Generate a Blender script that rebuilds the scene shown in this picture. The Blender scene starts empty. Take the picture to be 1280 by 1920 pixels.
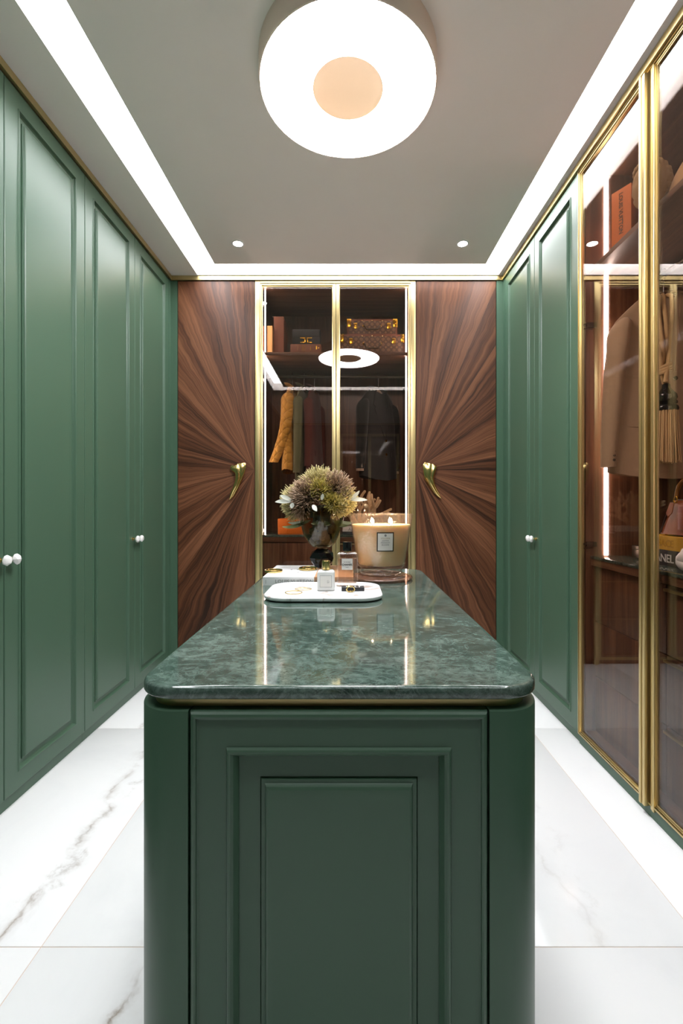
import bpy, bmesh, math, random
from mathutils import Vector, Matrix, noise as mnoise

PI = math.pi
R = math.radians
rnd = random.Random(7)
scene = bpy.context.scene
col = scene.collection

# ------------------------------------------------------------------ camera
cam_data = bpy.data.cameras.new('camera')
cam = bpy.data.objects.new('camera', cam_data)
col.objects.link(cam)
cam.location = (0, 0, 1.2)
cam.rotation_euler = (R(90), 0, 0)
cam_data.sensor_width = 36
cam_data.lens = 16
cam_data.shift_x = -15 / 1920
cam_data.shift_y = -15 / 1920
cam_data.clip_start = 0.02
scene.camera = cam

# ------------------------------------------------------------------ world, exposure
world = bpy.data.worlds.new('world')
scene.world = world
world.use_nodes = True
world.node_tree.nodes['Background'].inputs[0].default_value = (0.8, 0.85, 1, 1)
world.node_tree.nodes['Background'].inputs[1].default_value = 0.0
scene.view_settings.view_transform = 'Standard'
scene.view_settings.look = 'None'
scene.view_settings.gamma = 1
scene.view_settings.exposure = 1.92
scene.view_settings.use_curve_mapping = False
cy = scene.cycles
cy.max_bounces = 14
cy.diffuse_bounces = 5
cy.glossy_bounces = 6
cy.transmission_bounces = 8
cy.transparent_max_bounces = 24
cy.sample_clamp_indirect = 6
cy.caustics_reflective = False
cy.caustics_refractive = False
cy.use_denoising = True
cy.use_adaptive_sampling = False

# strengths of the lamps the room has
COVE, RING, LED, SPOT = 5.0, 17.0, 8.0, 30.0
LEDTINT = (1, 0.83, 0.77)

# ------------------------------------------------------------------ room measures (metres)
XL, XR = -1.334, 1.147          # faces of the wardrobes left and right
YB, YO = 3.397, -2.77           # faces of the wardrobes at the back and opposite
ZC = 2.9                        # soffit
TOPD = 2.862                    # top of doors
CX = -0.0935

# ------------------------------------------------------------------ materials
MATS = {}
def mat(name):
    m = bpy.data.materials.new(name); m.use_nodes = True
    nt = m.node_tree; nt.nodes.clear()
    out = nt.nodes.new('ShaderNodeOutputMaterial')
    MATS[name] = m
    return m, nt, out
def N(nt, t, **kw):
    n = nt.nodes.new(t)
    for k, v in kw.items():
        if k.startswith('i_'): n.inputs[k[2:].replace('_', ' ')].default_value = v
        else: setattr(n, k, v)
    return n
def L(nt, a, b): nt.links.new(a, b)
def c4(c): return (c[0], c[1], c[2], 1)
def srgb(r, g, b):
    f = lambda v: (v/255/12.92) if v/255 <= .04045 else ((v/255+.055)/1.055)**2.4
    return (f(r), f(g), f(b))
def math_n(nt, op, a, b=None):
    n = N(nt, 'ShaderNodeMath', operation=op)
    for i, v in enumerate((a, b)):
        if v is None: continue
        if isinstance(v, (int, float)): n.inputs[i].default_value = v
        else: L(nt, v, n.inputs[i])
    return n.outputs[0]
def ramp(nt, fac, stops):
    n = N(nt, 'ShaderNodeValToRGB')
    el = n.color_ramp.elements
    while len(el) < len(stops): el.new(0.5)
    for e, (p, c) in zip(el, stops): e.position = p; e.color = c4(c)
    L(nt, fac, n.inputs[0]); return n.outputs[0]
def noise(nt, vec, scale, detail=4, rough=.55, dist=0):
    n = N(nt, 'ShaderNodeTexNoise'); n.inputs['Scale'].default_value = scale
    n.inputs['Detail'].default_value = detail; n.inputs['Roughness'].default_value = rough
    n.inputs['Distortion'].default_value = dist
    if vec is not None: L(nt, vec, n.inputs['Vector'])
    return n.outputs[0]
def objco(nt, scale=(1, 1, 1), rnd_off=False):
    t = N(nt, 'ShaderNodeTexCoord')
    m = N(nt, 'ShaderNodeMapping'); m.inputs['Scale'].default_value = scale
    L(nt, t.outputs['Object'], m.inputs['Vector'])
    if rnd_off:
        oi = N(nt, 'ShaderNodeObjectInfo')
        k = math_n(nt, 'MULTIPLY', oi.outputs['Random'], 37.0)
        L(nt, k, m.inputs['Location'])
    return m.outputs[0]
def mixc(nt, f, a, b, blend='MIX'):
    n = N(nt, 'ShaderNodeMix', data_type='RGBA', blend_type=blend)
    if isinstance(f, (int, float)): n.inputs[0].default_value = f
    else: L(nt, f, n.inputs[0])
    for i, v in ((6, a), (7, b)):
        if isinstance(v, tuple): n.inputs[i].default_value = c4(v)
        else: L(nt, v, n.inputs[i])
    return n.outputs[2]
def prin(nt, out, **kw):
    p = N(nt, 'ShaderNodeBsdfPrincipled')
    for k, v in kw.items():
        s = p.inputs[k.replace('_', ' ')]
        if isinstance(v, tuple): s.default_value = v if s.type == 'VECTOR' else c4(v)
        elif isinstance(v, (int, float)): s.default_value = v
        else: L(nt, v, s)
    L(nt, p.outputs[0], out.inputs[0]); return p
def bump(nt, h, strength, dist, p):
    b = N(nt, 'ShaderNodeBump'); b.inputs['Strength'].default_value = strength
    b.inputs['Distance'].default_value = dist
    L(nt, h, b.inputs['Height']); L(nt, b.outputs[0], p.inputs['Normal'])

def plain(name, c, rough=.5, metal=0, spec=.5, nscale=0, namp=.12, bmp=0, **kw):
    m, nt, out = mat(name)
    if nscale:
        n = noise(nt, objco(nt), nscale)
        cc = mixc(nt, n, tuple(x*(1-namp) for x in c), tuple(min(1, x*(1+namp)) for x in c))
    else: n, cc = None, c
    p = prin(nt, out, Base_Color=cc, Roughness=rough, Metallic=metal, Specular_IOR_Level=spec, **kw)
    if bmp and n is not None: bump(nt, n, bmp, .002, p)
    return m
def emit(name, c, s):
    m, nt, out = mat(name)
    e = N(nt, 'ShaderNodeEmission'); e.inputs[0].default_value = c4(c); e.inputs[1].default_value = s
    L(nt, e.outputs[0], out.inputs[0]); return m
def thin_glass(name, tint, rough=0.0, f0=.05, body=None, bodyfac=0.0, bmp=0, bscale=60):
    """Fresnel reflection over tinted transmission; the same on both sides."""
    m, nt, out = mat(name)
    geo = N(nt, 'ShaderNodeNewGeometry')
    dot = N(nt, 'ShaderNodeVectorMath', operation='DOT_PRODUCT')
    L(nt, geo.outputs['Normal'], dot.inputs[0]); L(nt, geo.outputs['Incoming'], dot.inputs[1])
    a = math_n(nt, 'ABSOLUTE', dot.outputs['Value'])
    f = math_n(nt, 'POWER', math_n(nt, 'SUBTRACT', 1.0, a), 5.0)
    f = math_n(nt, 'ADD', math_n(nt, 'MULTIPLY', f, 1-f0), f0)
    tr = N(nt, 'ShaderNodeBsdfTransparent'); tr.inputs[0].default_value = c4(tint)
    gl = N(nt, 'ShaderNodeBsdfGlossy'); gl.inputs['Roughness'].default_value = rough
    gl.inputs[0].default_value = (1, 1, 1, 1)
    base = tr.outputs[0]
    if body:
        df = N(nt, 'ShaderNodeBsdfDiffuse'); df.inputs[0].default_value = c4(body)
        mx = N(nt, 'ShaderNodeMixShader'); mx.inputs[0].default_value = bodyfac
        L(nt, base, mx.inputs[1]); L(nt, df.outputs[0], mx.inputs[2]); base = mx.outputs[0]
    mx = N(nt, 'ShaderNodeMixShader')
    L(nt, f, mx.inputs[0]); L(nt, base, mx.inputs[1]); L(nt, gl.outputs[0], mx.inputs[2])
    L(nt, mx.outputs[0], out.inputs[0])
    if bmp:
        b = N(nt, 'ShaderNodeBump'); b.inputs['Strength'].default_value = bmp; b.inputs['Distance'].default_value = .004
        L(nt, noise(nt, objco(nt), bscale, 2), b.inputs['Height'])
        L(nt, b.outputs[0], gl.inputs['Normal']); L(nt, b.outputs[0], dot.inputs[0])
    return m

GREEN = plain('green_paint', srgb(68, 95, 76), .38, spec=.40, nscale=3, namp=.03)
BRASS = plain('brushed_brass', srgb(202, 182, 130), .34, .95)
GOLD = plain('polished_gold', srgb(226, 196, 128), .20, 1)
GOLDB = plain('bright_gold', srgb(225, 175, 60), .2, 1)
CEIL = plain('ceiling_paint', srgb(246, 237, 231), .7, nscale=6, namp=.02)
WHITE = plain('white_paint', (.82, .82, .82), .5)
GROUT = plain('grout', srgb(222, 200, 182), .8)
DARK = plain('dark_gap', (.01, .012, .01), .6)
STEEL = plain('steel', (.6, .6, .6), .25, 1)
BRONZE = plain('dark_bronze', (.07, .055, .04), .35, .8)
BLACKG = plain('black_gloss', (.008, .008, .009), .08)
BLACKS = plain('black_satin', (.010, .010, .011), .42, spec=.3)
BLACKM = plain('black_card', (.018, .019, .022), .5)
STONE = plain('white_stone', (.83, .82, .8), .25, nscale=25, namp=.08)
PAPER = plain('paper', (.78, .76, .72), .7)
ORANGE = plain('orange_card', srgb(224, 116, 28), .55, nscale=8, namp=.05)
INK = plain('black_ink', (.012, .012, .014), .5)
INKG = plain('grey_ink', (.25, .25, .25), .6)
COVEM = emit('cove_diffuser', (.94, .965, 1), COVE)
RINGM = emit('ring_diffuser', (.99, .985, 1), RING)
LEDM = emit('led_strip', LEDTINT, LED)
SPOTM = emit('downlight_bulb', (1, .97, .93), SPOT)
FLAME = emit('flame', (1, .80, .55), 40)
GLASS = thin_glass('smoked_glass', (.80, .75, .715), f0=.045)
ROSEGL = thin_glass('rose_glass', (.99, .955, .92), f0=.08, body=(.82, .58, .44), bodyfac=.06, bmp=.5, bscale=80)
ROSELID = thin_glass('rose_lid_glass', (.86, .66, .57), f0=.08, body=(.5, .25, .17), bodyfac=.3)
CLEAR = thin_glass('clear_glass', (.97, .95, .94), f0=.08)
LIQUID = thin_glass('perfume_liquid', (.96, .86, .78), f0=.03, body=(.7, .48, .36), bodyfac=.12)
SMOKEV = thin_glass('smoked_vase_glass', (.66, .62, .48), f0=.04, bmp=.10, bscale=24)

def wood(name, axis='z', dark=(.060, .024, .012), mid=(.125, .052, .026), light=(.21, .098, .05), rough=.38):
    m, nt, out = mat(name)
    s = {'z': (26, 26, 1.1), 'x': (1.1, 26, 26), 'y': (26, 1.1, 26)}[axis]
    s2 = {'z': (120, 120, 4), 'x': (4, 120, 120), 'y': (120, 4, 120)}[axis]
    a = noise(nt, objco(nt, s, True), 1.0, 5, .6, .6)
    b = noise(nt, objco(nt, s2, True), 1.0, 3, .6)
    f = math_n(nt, 'ADD', math_n(nt, 'MULTIPLY', a, .75), math_n(nt, 'MULTIPLY', b, .25))
    c = ramp(nt, f, [(.30, dark), (.47, mid), (.60, light), (.72, mid)])
    p = prin(nt, out, Base_Color=c, Roughness=rough)
    bump(nt, b, .15, .001, p)
    return m
WALNUT = wood('walnut_vertical', 'z')
WALNUTX = wood('walnut_along_x', 'x')
WALNUTY = wood('walnut_along_y', 'y')

def burst():
    """walnut veneer whose grain runs out from the object's origin (x, z plane)"""
    m, nt, out = mat('walnut_sunburst')
    t = N(nt, 'ShaderNodeTexCoord')
    oi = N(nt, 'ShaderNodeObjectInfo')
    sp = N(nt, 'ShaderNodeSeparateXYZ'); L(nt, t.outputs['Object'], sp.inputs[0])
    sc = N(nt, 'ShaderNodeSeparateColor'); L(nt, oi.outputs['Color'], sc.inputs[0])
    wob = noise(nt, t.outputs['Object'], 5.0, 2)
    ang = math_n(nt, 'ARCTAN2', sp.outputs['Z'], math_n(nt, 'ABSOLUTE', sp.outputs['X']))
    ang = math_n(nt, 'ADD', ang, math_n(nt, 'MULTIPLY', math_n(nt, 'SUBTRACT', wob, .5), .06))
    ln = N(nt, 'ShaderNodeVectorMath', operation='LENGTH'); L(nt, t.outputs['Object'], ln.inputs[0])
    r = ln.outputs['Value']
    def grain(ka, kr, detail, dist):
        cb = N(nt, 'ShaderNodeCombineXYZ')
        L(nt, math_n(nt, 'MULTIPLY', ang, ka), cb.inputs[0])
        L(nt, math_n(nt, 'MULTIPLY', math_n(nt, 'POWER', r, .6), kr), cb.inputs[1])
        L(nt, math_n(nt, 'MULTIPLY', sc.outputs[0], 23.0), cb.inputs[2])
        return noise(nt, cb.outputs[0], 1.0, detail, .6, dist)
    a = grain(15, 1.0, 5, .35)
    b = grain(85, 1.6, 3, .1)
    f = math_n(nt, 'ADD', math_n(nt, 'MULTIPLY', a, .62), math_n(nt, 'MULTIPLY', b, .38))
    f = math_n(nt, 'ADD', f, math_n(nt, 'MULTIPLY', math_n(nt, 'SUBTRACT', sc.outputs[1], .5), .12))
    c = ramp(nt, f, [(.34, (.022, .008, .004)), (.43, (.062, .022, .0095)), (.53, (.115, .043, .019)), (.66, (.20, .084, .040))])
    p = prin(nt, out, Base_Color=c, Roughness=.42, Specular_IOR_Level=.32)
    bump(nt, b, .12, .001, p)
    return m
BURST = burst()

def green_marble():
    m, nt, out = mat('green_marble')
    co = objco(nt, (3.0, 3.8, 3.6))
    co2 = objco(nt, (1.2, 1.7, 2))
    a = noise(nt, co, 11.0, 15, .82, .8)
    b = noise(nt, co2, 3.2, 8, .66, 1.1)
    v = noise(nt, co, 3.5, 10, .70, 1.2)
    f = math_n(nt, 'ADD', math_n(nt, 'MULTIPLY', a, .64), math_n(nt, 'MULTIPLY', b, .36))
    c = ramp(nt, f, [(.33, (.006, .013, .010)), (.43, (.026, .048, .038)), (.51, (.058, .092, .076)), (.58, (.11, .158, .134)), (.70, (.30, .37, .33))])
    warm = ramp(nt, noise(nt, co2, 2.2, 3), [(.48, (0, 0, 0)), (.66, (1, 1, 1))])
    c = mixc(nt, math_n(nt, 'MULTIPLY', warm, .45), c, (.050, .052, .040))
    vein = math_n(nt, 'ABSOLUTE', math_n(nt, 'SUBTRACT', v, .5))
    vm = ramp(nt, vein, [(0, (1, 1, 1)), (.012, (.5, .5, .5)), (.03, (0, 0, 0))])
    dv = noise(nt, co, 9.0, 12, .78, 1.4)
    c = mixc(nt, math_n(nt, 'MULTIPLY', vm, .22), c, (.30, .38, .34))
    dm = ramp(nt, dv, [(.38, (1, 1, 1)), (.42, (0, 0, 0))])
    c = mixc(nt, math_n(nt, 'MULTIPLY', dm, .7), c, (.012, .02, .018))
    prin(nt, out, Base_Color=c, Roughness=.06, Specular_IOR_Level=.55)
    return m
GMARBLE = green_marble()

def white_marble(name, veincol, amount, rough, scale=1.0, patch=False):
    m, nt, out = mat(name)
    co = objco(nt, (scale, scale, scale), True)
    soft = noise(nt, co, 2.2, 6, .6, .8)
    c = ramp(nt, soft, [(.3, (.72, .73, .74)), (.52, (.83, .835, .84)), (.7, (.86, .86, .86))])
    v = noise(nt, co, 1.5, 8, .6, 1.2)
    vein = math_n(nt, 'ABSOLUTE', math_n(nt, 'SUBTRACT', v, .5))
    vm = ramp(nt, vein, [(0, (1, 1, 1)), (.006, (.6, .6, .6)), (.03, (.12, .12, .12)), (.07, (0, 0, 0))])
    gate = ramp(nt, noise(nt, co, 2.4, 3), [(.46, (0, 0, 0)), (.62, (1, 1, 1))])
    c = mixc(nt, math_n(nt, 'MULTIPLY', math_n(nt, 'MULTIPLY', vm, gate), amount), c, veincol)
    if patch:
        pm = ramp(nt, noise(nt, co, 3.0, 3, .5, .8), [(.60, (0, 0, 0)), (.66, (1, 1, 1))])
        c = mixc(nt, math_n(nt, 'MULTIPLY', pm, .8), c, (.42, .33, .28))
    prin(nt, out, Base_Color=c, Roughness=rough)
    return m
TRAYM = white_marble('tray_marble', (.30, .25, .23), .6, .25, 5, True)

def tile_marble():
    """white floor marble: one long wandering brown vein per tile at x = red of the object's colour; strength = green"""
    m, nt, out = mat('floor_marble')
    t = N(nt, 'ShaderNodeTexCoord'); oi = N(nt, 'ShaderNodeObjectInfo')
    sc = N(nt, 'ShaderNodeSeparateColor'); L(nt, oi.outputs['Color'], sc.inputs[0])
    co = objco(nt, (1, 1, 1), True)
    sp = N(nt, 'ShaderNodeSeparateXYZ'); L(nt, t.outputs['Object'], sp.inputs[0])
    soft = noise(nt, co, 2.0, 6, .6, .8)
    c = ramp(nt, soft, [(.3, (.82, .828, .836)), (.5, (.865, .87, .875)), (.7, (.88, .88, .88))])
    def vein(amp, scale, w, off):
        wn = noise(nt, co, scale, 6, .65, .4)
        x = math_n(nt, 'ADD', sp.outputs['X'], math_n(nt, 'MULTIPLY', math_n(nt, 'SUBTRACT', wn, .5), amp))
        d = math_n(nt, 'ABSOLUTE', math_n(nt, 'SUBTRACT', x, math_n(nt, 'ADD', sc.outputs[0], off)))
        return ramp(nt, math_n(nt, 'MULTIPLY', d, 1/w), [(0, (1, 1, 1)), (.18, (.45, .45, .45)), (.5, (.1, .1, .1)), (1, (0, 0, 0))])
    g = ramp(nt, noise(nt, co, 5.0, 4, .6), [(.38, (0, 0, 0)), (.56, (1, 1, 1))])
    g2 = ramp(nt, noise(nt, co, 8.0, 4, .6), [(.5, (0, 0, 0)), (.6, (1, 1, 1))])
    v1 = math_n(nt, 'MULTIPLY', vein(.30, 3.2, .055, 0.0), g)
    v2 = math_n(nt, 'MULTIPLY', math_n(nt, 'MULTIPLY', vein(.5, 4.5, .05, .04), g2), .6)
    v = math_n(nt, 'MULTIPLY', math_n(nt, 'MAXIMUM', v1, v2), sc.outputs[1])
    vc = mixc(nt, g2, (.30, .24, .19), (.42, .39, .36))
    c = mixc(nt, math_n(nt, 'MULTIPLY', v, .9), c, vc)
    prin(nt, out, Base_Color=c, Roughness=.15, Specular_IOR_Level=.5)
    return m
TILE = tile_marble()

def fabric(name, c, scale=160, namp=.25, bmp=.3, rough=.9, quilt=False):
    m, nt, out = mat(name)
    n = noise(nt, objco(nt, (1, 1, .35)), scale, 3)
    n2 = noise(nt, objco(nt), 7, 3)
    f = math_n(nt, 'ADD', math_n(nt, 'MULTIPLY', n, .6), math_n(nt, 'MULTIPLY', n2, .4))
    cc = mixc(nt, f, tuple(x*(1-namp) for x in c), tuple(min(1, x*(1+namp)) for x in c))
    p = prin(nt, out, Base_Color=cc, Roughness=rough, Sheen_Weight=.15)
    if quilt:
        t = N(nt, 'ShaderNodeTexCoord')
        sp = N(nt, 'ShaderNodeSeparateXYZ'); L(nt, t.outputs['Object'], sp.inputs[0])
        xy = math_n(nt, 'ADD', sp.outputs['X'], sp.outputs['Y'])
        k = 48.0
        a = math_n(nt, 'ABSOLUTE', math_n(nt, 'SINE', math_n(nt, 'MULTIPLY', math_n(nt, 'ADD', xy, sp.outputs['Z']), k)))
        b = math_n(nt, 'ABSOLUTE', math_n(nt, 'SINE', math_n(nt, 'MULTIPLY', math_n(nt, 'SUBTRACT', xy, sp.outputs['Z']), k)))
        h = math_n(nt, 'POWER', math_n(nt, 'MINIMUM', a, b), .5)
        bump(nt, h, 1.0, .008, p)
    else:
        bump(nt, n, bmp, .001, p)
    return m
TWEED = fabric('brown_wool', srgb(178, 150, 120), 220, .22)
MUSTARD = fabric('mustard_quilt', srgb(205, 150, 62), 120, .1, quilt=True)
OLIVE = fabric('olive_cloth', srgb(98, 98, 68), 150, .15)
WINE = fabric('wine_cloth', srgb(92, 48, 40), 150, .15)
BLACKW = fabric('black_wool', (.014, .015, .014), 200, .2)
GREIGE = fabric('greige_lining', srgb(170, 145, 125), 150, .1)
ROPE = fabric('beige_cotton', srgb(206, 172, 122), 200, .15)
LEATHER = plain('tan_leather', srgb(130, 66, 28), .4, nscale=14, namp=.15, bmp=.2)
LEATHERR = plain('chestnut_leather', srgb(134, 56, 30), .4, nscale=14, namp=.1)
PIPING = plain('dark_leather_edge', (.03, .014, .01), .5)
OSTRICH = plain('sand_grained_leather', srgb(196, 150, 98), .55, nscale=90, namp=.15, bmp=.5)
PLASTER = plain('sandstone_plaster', srgb(186, 150, 104), .75, nscale=16, namp=.12, bmp=.3)
CORALM = plain('coral', srgb(214, 180, 138), .8, nscale=60, namp=.15, bmp=.4)
BAMBOO = plain('amber_bamboo', srgb(120, 78, 28), .25, nscale=20, namp=.4)
WAX = plain('cream_wax', srgb(243, 214, 158), .5, Subsurface_Weight=.35, Subsurface_Radius=(.03, .018, .010), Subsurface_Scale=1.0)
YELLOWP = plain('yellow_cover', srgb(214, 166, 52), .5, nscale=6, namp=.06)
BROWNP = plain('brown_cover', srgb(128, 72, 46), .5, nscale=10, namp=.08)
CREAMP = plain('apricot_cover', srgb(238, 186, 118), .55)
TANP = plain('tan_cover', srgb(186, 140, 100), .5)
FROST = plain('frosted_white_glass', (.80, .80, .78), .3, Coat_Weight=.3)
LAMPS = plain('beige_lamp_shell', srgb(238, 216, 202), .6)
LAMPD = plain('sand_lamp_dome', srgb(214, 184, 152), .6)

def monogram():
    m, nt, out = mat('monogram_canvas')
    t = N(nt, 'ShaderNodeTexCoord')
    sp = N(nt, 'ShaderNodeSeparateXYZ'); L(nt, t.outputs['Object'], sp.inputs[0])
    def cell(off):
        xs = []
        for ax in ('X', 'Z'):
            q = math_n(nt, 'ADD', math_n(nt, 'MULTIPLY', sp.outputs[ax], 1/.042), off)
            xs.append(math_n(nt, 'SUBTRACT', math_n(nt, 'FRACT', q), .5))
        rr = math_n(nt, 'SQRT', math_n(nt, 'ADD', math_n(nt, 'MULTIPLY', xs[0], xs[0]), math_n(nt, 'MULTIPLY', xs[1], xs[1])))
        an = math_n(nt, 'ARCTAN2', xs[1], xs[0])
        pet = math_n(nt, 'MULTIPLY', math_n(nt, 'COSINE', math_n(nt, 'MULTIPLY', an, 4.0)), .07)
        return rr, math_n(nt, 'SUBTRACT', rr, pet)
    r0, p0 = cell(0.0); r1, p1 = cell(.5)
    f0 = math_n(nt, 'LESS_THAN', p0, .17)
    ring = math_n(nt, 'LESS_THAN', math_n(nt, 'ABSOLUTE', math_n(nt, 'SUBTRACT', r1, .22)), .05)
    dot = math_n(nt, 'LESS_THAN', r1, .09)
    f = math_n(nt, 'MINIMUM', math_n(nt, 'ADD', math_n(nt, 'ADD', f0, ring), dot), 1.0)
    c = mixc(nt, math_n(nt, 'MULTIPLY', f, .75), srgb(86, 56, 42), srgb(170, 132, 88))
    prin(nt, out, Base_Color=c, Roughness=.45)
    return m
MONO = monogram()

def needle_mat(name, base, tip):
    m, nt, out = mat(name)
    a = N(nt, 'ShaderNodeAttribute', attribute_name='tip')
    c = mixc(nt, a.outputs['Fac'], base, tip)
    prin(nt, out, Base_Color=c, Roughness=.6)
    return m
NEEDLE_O = needle_mat('olive_needles', srgb(52, 54, 26), srgb(196, 182, 126))
NEEDLE_P = needle_mat('mauve_needles', srgb(54, 44, 30), srgb(170, 142, 116))
NEEDLE_Y = needle_mat('lime_needles', srgb(84, 82, 26), srgb(184, 168, 84))
LEAFW = plain('silver_leaf', srgb(206, 208, 196), .5, nscale=40, namp=.1)
LEAFG = plain('sage_leaf', srgb(120, 128, 84), .5, nscale=40, namp=.15)
STEMM = plain('dry_stem', srgb(110, 88, 58), .8, nscale=60, namp=.3)

# ------------------------------------------------------------------ mesh builder
class MB:
    def __init__(s): s.v = []; s.f = []; s.m = []; s.tip = []
    def add(s, vs, fs, mi=0, M=None):
        o = len(s.v)
        s.v += [tuple(M @ Vector(p)) if M else tuple(p) for p in vs]
        s.f += [tuple(i+o for i in f) for f in fs]; s.m += [mi]*len(fs)
        return s
    def box(s, x0, x1, y0, y1, z0, z1, mi=0, bev=0, M=None):
        if bev <= 0:
            vs = [(x, y, z) for z in (z0, z1) for y in (y0, y1) for x in (x0, x1)]
            return s.add(vs, [(0, 2, 3, 1), (4, 5, 7, 6), (0, 1, 5, 4), (2, 6, 7, 3), (0, 4, 6, 2), (1, 3, 7, 5)], mi, M)
        bm = bmesh.new()
        bmesh.ops.create_cube(bm, size=1)
        for v in bm.verts:
            v.co = Vector(((x0+x1)/2 + v.co.x*(x1-x0), (y0+y1)/2 + v.co.y*(y1-y0), (z0+z1)/2 + v.co.z*(z1-z0)))
        bmesh.ops.bevel(bm, geom=bm.edges[:], offset=bev, segments=2, affect='EDGES', profile=.5)
        bm.verts.index_update()
        s.add([v.co.copy() for v in bm.verts], [[v.index for v in f.verts] for f in bm.faces], mi, M)
        bm.free(); return s
    def loft(s, rings, mi=0, cap0=True, cap1=True, closed=True, M=None):
        n = len(rings[0]); vs = [p for r in rings for p in r]; fs = []
        for i in range(len(rings)-1):
            for j in range(n if closed else n-1):
                k = (j+1) % n
                fs.append((i*n+j, i*n+k, (i+1)*n+k, (i+1)*n+j))
        if cap0: fs.append(tuple(range(n-1, -1, -1)))
        if cap1: fs.append(tuple((len(rings)-1)*n+j for j in range(n)))
        return s.add(vs, fs, mi, M)
    def lathe(s, prof, seg=32, mi=0, M=None, cap=True):
        rings = [[(r*math.cos(2*PI*j/seg), r*math.sin(2*PI*j/seg), z) for j in range(seg)] for r, z in prof]
        return s.loft(rings, mi, cap, cap, True, M)
    def tube(s, pts, rad, seg=8, mi=0, M=None, closed=False, flat=1.0):
        pts = [Vector(p) for p in pts]; n = len(pts)
        rads = rad if isinstance(rad, (list, tuple)) else [rad]*n
        rings = []; up = None
        for i, p in enumerate(pts):
            a = pts[(i-1) % n] if (closed or i > 0) else p
            b = pts[(i+1) % n] if (closed or i < n-1) else p
            t = (b-a).normalized()
            if up is None:
                up = Vector((0, 0, 1)) if abs(t.z) < .9 else Vector((1, 0, 0))
            u = t.cross(up)
            u = u.normalized() if u.length > 1e-6 else t.orthogonal().normalized()
            w = u.cross(t).normalized(); up = w
            rings.append([p + (u*math.cos(2*PI*j/seg) + w*flat*math.sin(2*PI*j/seg))*rads[i] for j in range(seg)])
        if closed: rings.append(rings[0])
        return s.loft(rings, mi, not closed, not closed, True, M)
    def ball(s, c, r, mi=0, u=14, v=9, sc=(1, 1, 1), M=None):
        rings = []
        for i in range(1, v):
            a = PI*i/v
            rings.append([(c[0]+r*sc[0]*math.sin(a)*math.cos(2*PI*j/u), c[1]+r*sc[1]*math.sin(a)*math.sin(2*PI*j/u), c[2]-r*sc[2]*math.cos(a)) for j in range(u)])
        return s.loft(rings, mi, True, True, True, M)
    def build(s, name, mats, parent=None, smooth=35, loc=None, fixn=True):
        me = bpy.data.meshes.new(name)
        me.from_pydata([tuple(v) for v in s.v], [], s.f)
        if not isinstance(mats, (list, tuple)): mats = [mats]
        for m in mats: me.materials.append(m)
        if len(mats) > 1: me.polygons.foreach_set('material_index', s.m)
        if fixn:
            bm = bmesh.new(); bm.from_mesh(me)
            bmesh.ops.recalc_face_normals(bm, faces=bm.faces); bm.to_mesh(me); bm.free()
        if s.tip:
            at = me.attributes.new('tip', 'FLOAT', 'POINT'); at.data.foreach_set('value', s.tip)
        if smooth:
            me.polygons.foreach_set('use_smooth', [True]*len(me.polygons))
            me.set_sharp_from_angle(angle=R(smooth))
        me.update()
        o = bpy.data.objects.new(name, me); col.objects.link(o)
        if parent: o.parent = parent
        if loc: o.location = loc
        return o

def tag(o, label=None, cat=None, group=None, kind=None):
    for k, v in (('label', label), ('category', cat), ('group', group), ('kind', kind)):
        if v: o[k] = v
    return o
def thing(name, label, cat, loc=(0, 0, 0), rz=0, group=None):
    o = bpy.data.objects.new(name, None); col.objects.link(o)
    o.location = loc; o.rotation_euler = (0, 0, rz); o.empty_display_size = .05
    return tag(o, label, cat, group)
def struct(o): o['kind'] = 'structure'; return o
def box_obj(name, m, x0, x1, y0, y1, z0, z1, parent=None, bev=0):
    cx, cy_, cz = (x0+x1)/2, (y0+y1)/2, z0
    b = MB().box(x0-cx, x1-cx, y0-cy_, y1-cy_, z0-cz, z1-cz, bev=bev)
    return b.build(name, m, parent, loc=(cx, cy_, cz))
def rrect(cx, cy_, hx, hy, r, z, n=10):
    pts = []
    for qx, qy, a0 in ((1, 1, 0), (-1, 1, 90), (-1, -1, 180), (1, -1, 270)):
        for k in range(n+1):
            a = R(a0+90*k/n)
            pts.append((cx+qx*(hx-r)+r*math.cos(a), cy_+qy*(hy-r)+r*math.sin(a), z))
    return pts
def rr_loft(mb, cx, cy_, hx, hy, r, prof, n=10, mi=0, M=None):
    return mb.loft([rrect(cx, cy_, hx-i, hy-i, max(r-i, .0005), z, n) for i, z in prof], mi, M=M)
def panel(mb, x0, x1, z0, z1, prof, y=0, back=.02, mi=0, M=None):
    """moulded door leaf: concentric rectangles; prof = (inset, forward); front looks to -y"""
    rings = [[(x0, y+back, z0), (x1, y+back, z0), (x1, y+back, z1), (x0, y+back, z1)]]
    for i, o in prof:
        rings.append([(x0+i, y-o, z0+i), (x1-i, y-o, z0+i), (x1-i, y-o, z1-i), (x0+i, y-o, z1-i)])
    return mb.loft(rings, mi, M=M)
DOOR_PROF = [(0, -.003), (.001, -.001), (.003, 0), (.070, 0), (.0708, .001), (.0725, .0036), (.0755, .0042), (.0785, .001), (.081, -.005), (.085, -.010),
             (.087, -.011), (.104, -.011), (.1045, -.0065), (.109, -.0065), (.1097, -.0055), (.112, -.001), (.1155, .001), (.120, .0015), (.126, .0015)]
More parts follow.
